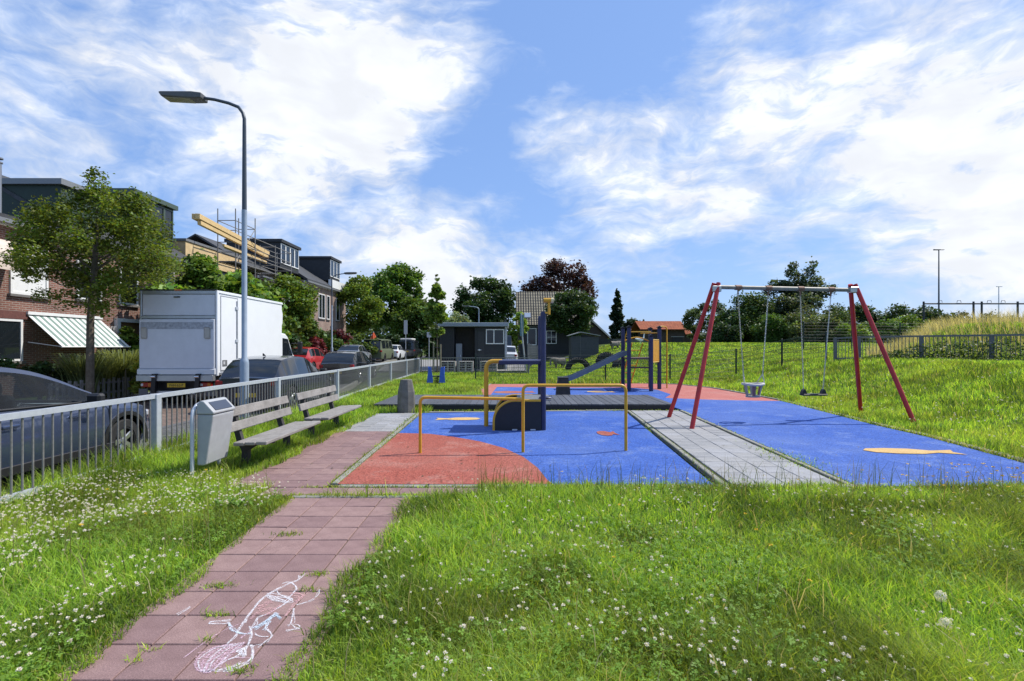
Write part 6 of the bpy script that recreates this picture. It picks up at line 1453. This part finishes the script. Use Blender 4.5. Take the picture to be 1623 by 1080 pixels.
# gardens in front of the houses
gs = [(-13.4, 21.3, 1.6, 1.6, 5.0, (.11,.185,.03), 'large leaved shrub rising above the truck roof, left part', .26), (-13.1, 24.4, 1.9, 2.0, 5.5, (.10,.175,.028), 'large leaved shrub rising above the truck roof, right part', .26), (-13.5, 22.8, 1.3, 1.3, 6.1, (.075,.13,.022), 'taller feathery shrub behind the truck', .16), (-12.9, 27.0, 1.6, 1.9, 5.4, (.07,.12,.022), 'dark green garden shrub behind the truck front', .2),
      (-13.2, 29.4, 1.4, 1.5, 3.0, G3, 'low dark garden shrub above the red car', .18), (-13.6, 33.5, 1.5, 1.8, 3.8, (.05,.09,.02), 'dark garden shrub left of the second street lamp', .2), (-13.8, 41.0, 1.3, 2.0, 2.7, (.06,.10,.025), 'garden hedge below the far house windows', .2), (-14.6, 13.6, 1.0, 1.4, 1.7, (.035,.07,.018), 'dark garden bush behind the blue grey car', .1), (-13.7, 15.3, .75, .9, 1.2, (.028,.05,.016), 'low dark bush in front of the awning', .09), (-15.0, 20.2, .5, .7, 2.4, (.12,.19,.035), 'climbing shrub beside the white door frame', .13)]
for i, (x, y, rx, ry, top, c_, lb_, ls) in enumerate(gs):
    tree('garden_shrub', lb_, x, y, 0.02, top, (0,0,top*.52,rx,ry,top*.5), 3800, ls, c_, .05, 80+i, 'garden shrubs in front of the houses', 'shrub', 30, stems=3, mat_=LM if c_[1] > .1 else LM_dark)
tree('garden_shrub', 'bright yellow green variegated shrub beside the truck tail', -11.75, 16.6, .0, 1.35, (0,0,.7,.75,.8,.65), 2600, .09, (.30,.33,.07), .04, 95, 'garden shrubs in front of the houses', 'shrub', 22, stems=3)
tree('garden_shrub', 'dark red leaved shrub above the red car', XA(495, 33), 33, .1, 2.3, (0,0,1.1,1.0,1.0,1.0), 2600, .14, (.11,.022,.028), .04, 96, 'garden shrubs in front of the houses', 'shrub', 20, stems=3, mat_=LM_dark)
tree('garden_shrub', 'dark red leaved shrub beneath the far house', XA(536, 41), 41, .2, 3.0, (0,0,1.5,1.1,1.0,1.2), 2200, .17, (.10,.024,.03), .04, 97, 'garden shrubs in front of the houses', 'shrub', 20, stems=3, mat_=LM_dark)
tree('garden_shrub', 'green hedge shrub behind the silver saloon', XA(570, 44), 44, .25, 3.2, (0,0,1.6,1.6,1.4,1.4), 2600, .2, (.06,.095,.024), .04, 98, 'garden shrubs in front of the houses', 'shrub', 20, stems=3)
for i, (px, Y, top, lb_) in enumerate(((690, 58, 3.6, 'dark hedge behind the young staked tree'), (650, 63, 3.4, 'dark hedge behind the dark van'), (735, 66, 4.2, 'dark hedge behind the cabin roof'), (610, 57, 3.0, 'dark hedge behind the olive van'))):
    tree('garden_shrub', lb_, XA(px, Y), Y, .3, top, (0,0,top*.5,2.6,1.5,top*.5), 3000, .26, G3, .06, 100+i, 'hedges at the end of the street', 'shrub', 24, stems=3, mat_=LM_dark)
# ornamental grasses in the front garden
def orn(x, y, h_, n, lb_):
    t = thing('ornamental_grass', lb_, 'plant', (x, y, .02), 0, 'ornamental grasses')
    a = rng.uniform(0, 6.28, n); r = np.abs(rng.normal(0, .16, n)); X = np.cos(a)*r; Y = np.sin(a)*r
    m = n; H = h_*rng.uniform(.6, 1.1, m); lx = np.cos(a)*H*rng.uniform(.25, .75, m); ly = np.sin(a)*H*rng.uniform(.25, .75, m); W = .012
    V = np.zeros((m, 7, 3)); wx, wy = -np.sin(a)*W, np.cos(a)*W
    for j, (f, z, ww) in enumerate(((0,0,1),(.25,.6,1),(.65,.95,.7))):
        V[:, 2*j] = np.stack([X+lx*f-wx*ww, Y+ly*f-wy*ww, H*z], 1); V[:, 2*j+1] = np.stack([X+lx*f+wx*ww, Y+ly*f+wy*ww, H*z], 1)
    V[:, 6] = np.stack([X+lx*1.1, Y+ly*1.1, H*.92], 1)
    Fc = (np.array([[0,1,3],[0,3,2],[2,3,5],[2,5,4],[4,5,6]])[None] + (np.arange(m)*7)[:, None, None]).reshape(-1, 3)
    T = np.array((.17,.21,.09))*rng.uniform(.6, 1.4, (m, 1)); np_mesh('blades', V.reshape(-1, 3), Fc, grass_m, t, np.repeat(T, 7, 0))
orn(-12.7, 15.4, 1.35, 900, 'clump of ornamental grass left of the near tree trunk'); orn(-12.75, 17.0, 1.45, 900, 'clump of ornamental grass right of the near tree trunk'); orn(-12.9, 16.2, 1.2, 700, 'clump of ornamental grass behind the near tree trunk')
# low garden fence
t = thing('garden_fence', 'low wooden garden fence beside the near tree trunk', 'fence', (-12.35, 13.8, 0))
for k in range(16): MB().box(-.015, .015, k*.2, k*.2+.09, .0, .62+.03*(k % 2)).build('picket', wood_grey, t)
for z in (.18, .48): MB().box(-.04, -.016, 0, 3.1, z, z+.06).build('rail', wood_grey, t)
tr_ = thing('trellis', 'white lattice trellis on the brick house beside the awning', 'trellis', (FX+.12, 19.75, 1.3))
for k in range(5): MB().tube([(0, -.4+k*.2, 0), (0, -.2+k*.2*.8, 1.1)], .012, 5).build('lath', white_p, tr_); MB().tube([(.03, .6-k*.2, 0), (.03, .3-k*.2*.8, 1.1)], .012, 5).build('lath', white_p, tr_)
# ------------------------------------------------------------------ other street furniture
t = thing('folded_parasol', 'folded orange parasol in a front garden', 'parasol', (XA(592, 52), 52, .3)); cn = [(.05,.2),(.42,.35),(.36,1.2),(.20,1.95),(.06,2.3)]
bb = MB(); n = 14
for i, (r, z) in enumerate(((.44,1.05),(.40,1.5),(.28,2.1),(.10,2.6),(.02,2.75))):
    for k in range(n): a = 2*math.pi*k/n; rr = r*(1 + (.18 if k % 2 else -.14)); bb.v.append((rr*math.cos(a), rr*math.sin(a), z))
for i in range(4):
    for k in range(n): bb.f.append((i*n+k, i*n+(k+1) % n, (i+1)*n+(k+1) % n, (i+1)*n+k))
bb.build('canopy', mat('orange_cloth', (.62,.10,.03), .8, var=.15), t); MB().tube([(0,0,-.2),(0,0,2.85)], .03, 8).build('pole', white_p, t)
def sign(px, Y, top, bot, w_, lb_):
    t = thing('traffic_sign', lb_, 'sign', (XA(px, Y), Y, .25)); zt_, zb_ = ZA(top, Y)-.25, ZA(bot, Y)-.25
    MB().tube([(0,.03,-.3),(0,.03,zt_)], .03, 8).build('post', galv, t); MB().bbox(-w_/2, w_/2, -.02, .0, zb_, zt_, .006).build('plate', mat('sign_grey', (.40,.42,.45), .5), t)
sign(680, 50, 527, 535, .42, 'small grey traffic sign left of the young staked tree'); sign(643, 52, 508, 530, .36, 'tall narrow grey sign at the end of the street')
# paddock animals, tyres
def half_tyre(px, py, Y, r, lb_, rz=0.):
    x = XA(px, Y); t = thing('half_buried_tyre', lb_, 'tyre', (x, Y, float(hz(x, Y))-.05), rz, 'half buried tractor tyres')
    prof = [(r*.62,-.18),(r*.70,-.24),(r*.92,-.26),(r,-.2),(r,.2),(r*.92,.26),(r*.70,.24),(r*.62,.18)]
    b = MB(); n = 20
    for i in range(n+1):
        a = math.pi*i/n
        for (rr, h_) in prof: b.v.append((rr*math.cos(a), h_, rr*math.sin(a)))
    m_ = len(prof)
    for i in range(n):
        for k in range(m_): b.f.append((i*m_+k, i*m_+(k+1) % m_, (i+1)*m_+(k+1) % m_, (i+1)*m_+k))
    b.build('carcass', rubber_b, t, True)
    for i in range(16):
        a = math.pi*(i+.5)/16
        for s in (-1, 1):
            M = Matrix.Rotation(-a, 4, 'Y') @ Matrix.Translation((r+.01, s*.12, 0)) @ Matrix.Rotation(s*.5, 4, 'X')
            MB().box(-.03, .05, -.13, .13, -.035, .035, M).build('lug', rubber_b, t)
half_tyre(916, 580, 36, .82, 'half buried tractor tyre arch in the paddock, left one'); half_tyre(962, 578, 38, .82, 'half buried tractor tyre arch partly hidden by the slide', .35); half_tyre(982, 579, 35, .45, 'small half buried tyre right of the slide top', .6)
def skin_animal(name, lb_, cat, x, y, z, edges, col, col2, rz=0, sc_=1.):
    t = thing(name, lb_, cat, (x, y, z), rz)
    vs, es, rs_ = edges; me = bpy.data.meshes.new('body'); me.from_pydata([tuple(c*sc_ for c in v) for v in vs], es, [])
    o = bpy.data.objects.new('body', me); C.objects.link(o); o.parent = t
    o.modifiers.new('skin', 'SKIN'); 
    for i, r in enumerate(rs_): me.skin_vertices[0].data[i].radius = (r*sc_, r*sc_); me.skin_vertices[0].data[i].use_root = i == 0
    s_ = o.modifiers.new('sub', 'SUBSURF'); s_.levels = 2; s_.render_levels = 2
    me.materials.append(mat(name+'_coat', col, .9, col2=col2, vscale=14, bump=.6, bscale=60)); return t
sheep = ([(0,0,.55),(.3,0,.57),(.55,0,.6),(.68,0,.72),(.82,0,.70),(.28,.0,.55),(-.15,0,.55),(.45,.11,.35),(.45,.11,.02),(.45,-.11,.35),(.45,-.11,.02),(-.08,.11,.35),(-.1,.13,.22),(-.07,.11,.02),(-.08,-.11,.35),(-.1,-.13,.22),(-.07,-.11,.02),(.93,0,.62),(-.28,0,.45)],
         [(0,1),(1,2),(2,3),(3,4),(0,6),(2,7),(7,8),(2,9),(9,10),(6,11),(11,12),(12,13),(6,14),(14,15),(15,16),(4,17),(6,18),(1,5)], [.25,.27,.2,.1,.08,.25,.2,.07,.03,.07,.03,.09,.05,.03,.09,.05,.03,.05,.03])
xs_ = XA(890, 39); skin_animal('sheep', 'grey brown sheep standing beside the tractor tyre', 'sheep', xs_, 39, float(hz(xs_, 39))-.02, sheep, (.16,.135,.105), (.28,.25,.20), R(200))
xs_ = XA(972, 46); skin_animal('sheep', 'pale grey sheep on the paddock slope left of the slide tower', 'sheep', xs_, 46, float(hz(xs_, 46))-.02, sheep, (.34,.33,.31), (.45,.44,.42), R(15), .95)
goose = ([(0,0,.33),(.2,0,.34),(-.22,0,.36),(.3,0,.45),(.33,0,.62),(.34,0,.76),(.45,0,.76),(.05,.06,.18),(.05,.06,.01),(.05,-.06,.18),(.05,-.06,.01),(-.36,0,.40)], [(0,1),(0,2),(1,3),(3,4),(4,5),(5,6),(0,7),(7,8),(0,9),(9,10),(2,11)], [.14,.12,.09,.06,.035,.05,.02,.02,.014,.02,.014,.03])
xs_ = XA(1014, 47); skin_animal('goose', 'white goose on the crest of the paddock behind the slide tower', 'goose', xs_, 47, float(hz(xs_, 47))-.01, goose, (.75,.75,.72), (.82,.82,.8), R(10), 1.25)
t = thing('picnic_table', 'low wooden feed table beside the shed', 'table', (XA(884, 43), 43, 0)); MB().box(-.9, .9, -.35, .35, .68, .74).build('top', wood_grey, t)
for s in (-1, 1): MB().prism([(s*.6-.05,-.05),(s*.6+.05,-.05),(s*.6+.05,.679),(s*.6-.05,.679)], -.3, .3, 'y').build('leg', wood_grey, t)
# right background: light mast, railway gantry
t = thing('light_mast', 'tall thin light mast above the trees on the right', 'mast', (XA(1488, 110), 110, .8)); hm = ZA(397, 110)-.8
MB().lathe([(.2,-.3),(.1,hm)], 10).build('pole', lamp_dark, t, True); MB().bbox(-1.1, .2, -.2, .2, hm, hm+.25, .05).build('lamp_head', lamp_dark, t); MB().bbox(.2, 1.1, -.2, .2, hm+.05, hm+.2, .05).build('lamp_head', lamp_dark, t)
t = thing('light_mast', 'distant faint light mast at the right edge', 'mast', (XA(1583, 190), 190, .6)); hm = ZA(455, 190)-.6
MB().lathe([(.22,-.3),(.12,hm)], 8).build('pole', galv, t, True); MB().bbox(-.9, 1.2, -.2, .2, hm, hm+.25, .05).build('lamp_head', galv, t)
Yg_ = 62; t = thing('railway_gantry', 'dark railway gantry beam on posts beyond the dry embankment', 'gantry', (XA(1464, Yg_), Yg_, 1.5)); zb_ = ZA(482, Yg_)-1.5; xe = XA(1700, Yg_)-XA(1464, Yg_)
rl = mat('gantry_dark', (.035,.038,.042), .6)
MB().bbox(0, xe, -.1, .1, zb_-.06, zb_+.10, .03).build('beam', rl, t)
for px in (1464, 1543, 1556, 1613): x = XA(px, Yg_)-XA(1464, Yg_); MB().bbox(x-.09, x+.09, -.09, .09, -2 if px > 1464 else zb_-2.0, zb_+.3, .03).build('post', rl, t)
for px in (1490, 1520, 1568, 1590): x = XA(px, Yg_)-XA(1464, Yg_); MB().tube([(x-.25,0,zb_+.15),(x-.2,0,zb_+.4),(x+.2,0,zb_+.4),(x+.25,0,zb_+.15)], .03, 5).build('insulator', rl, t)
# far wood closing the horizon
def far_wood():
    n = 26000; X = rng.uniform(-170, 230, n); Y = rng.uniform(125, 150, n); top = 3.4 + 3.2*fbm(X, Y*0, .06, 4); top = top + np.where(X < -5, 2.5, 0)
    Z = .3 + top*rng.random(n)**.7
    T = np.array((.035,.062,.022))*rng.uniform(.6, 1.5, (n, 1)); V, Fc, TT = leaf_cloud(np.stack([X, Y, Z], 1), None, 1.3, T)
    tag(np_mesh('far_wood', V, Fc, LM_dark, None, TT), 'low dark belt of distant trees closing the horizon', 'trees', kind='stuff')
far_wood()
# weeds against the right fence
def fence_weeds():
    n = 9000; k = rng.random(n); P0 = np.array(RF); seg = np.minimum((k*(len(RF)-1)).astype(int), len(RF)-2); f = k*(len(RF)-1)-seg
    P = P0[seg]*(1-f[:, None]) + P0[seg+1]*f[:, None] + FND*rng.uniform(-.5, .7, (n, 1)); Z = hz(P[:, 0], P[:, 1]) + rng.random(n)**1.6*.75*sstep(.12, .5, k)
    T = np.array((.045,.08,.02))*rng.uniform(.5, 1.7, (n, 1)); V, Fc, TT = leaf_cloud(np.stack([P[:, 0], P[:, 1], Z], 1), None, .085, T)
    tag(np_mesh('fence_weeds', V, Fc, LM, None, TT), 'tangle of dark green weeds and brambles against the right bar fence', 'weeds', kind='stuff')
fence_weeds()
# wind-blown scraps of leaf and twig on the rubber and the paths
def litter():
    n = 260; X = rng.uniform(-3.2, 7.4, n); Y = 6 + 9*rng.random(n)**1.3; k = hard_mask(X, Y) & ~in_poly(X, Y, DECK); X, Y = X[k], Y[k]; n = len(X)
    T = np.array((.10,.085,.04))*rng.uniform(.4, 1.8, (n, 1)); a = rng.uniform(0, 6.28, n); r = rng.uniform(.008, .026, n)
    V = np.stack([np.stack([X + np.cos(a+o)*r*s, Y + np.sin(a+o)*r*s, .011 + rng.uniform(0, .008, n)], 1) for o, s in ((0, 1.2), (1.57, .5), (3.14, 1.2), (4.71, .5))], 1)
    tag(np_mesh('leaf_litter', V.reshape(-1, 3), np.arange(n*4).reshape(n, 4), LM_dark, None, np.repeat(T, 4, 0)), 'scattered dry leaf scraps on the rubber and paving', 'leaves', kind='stuff')
litter()
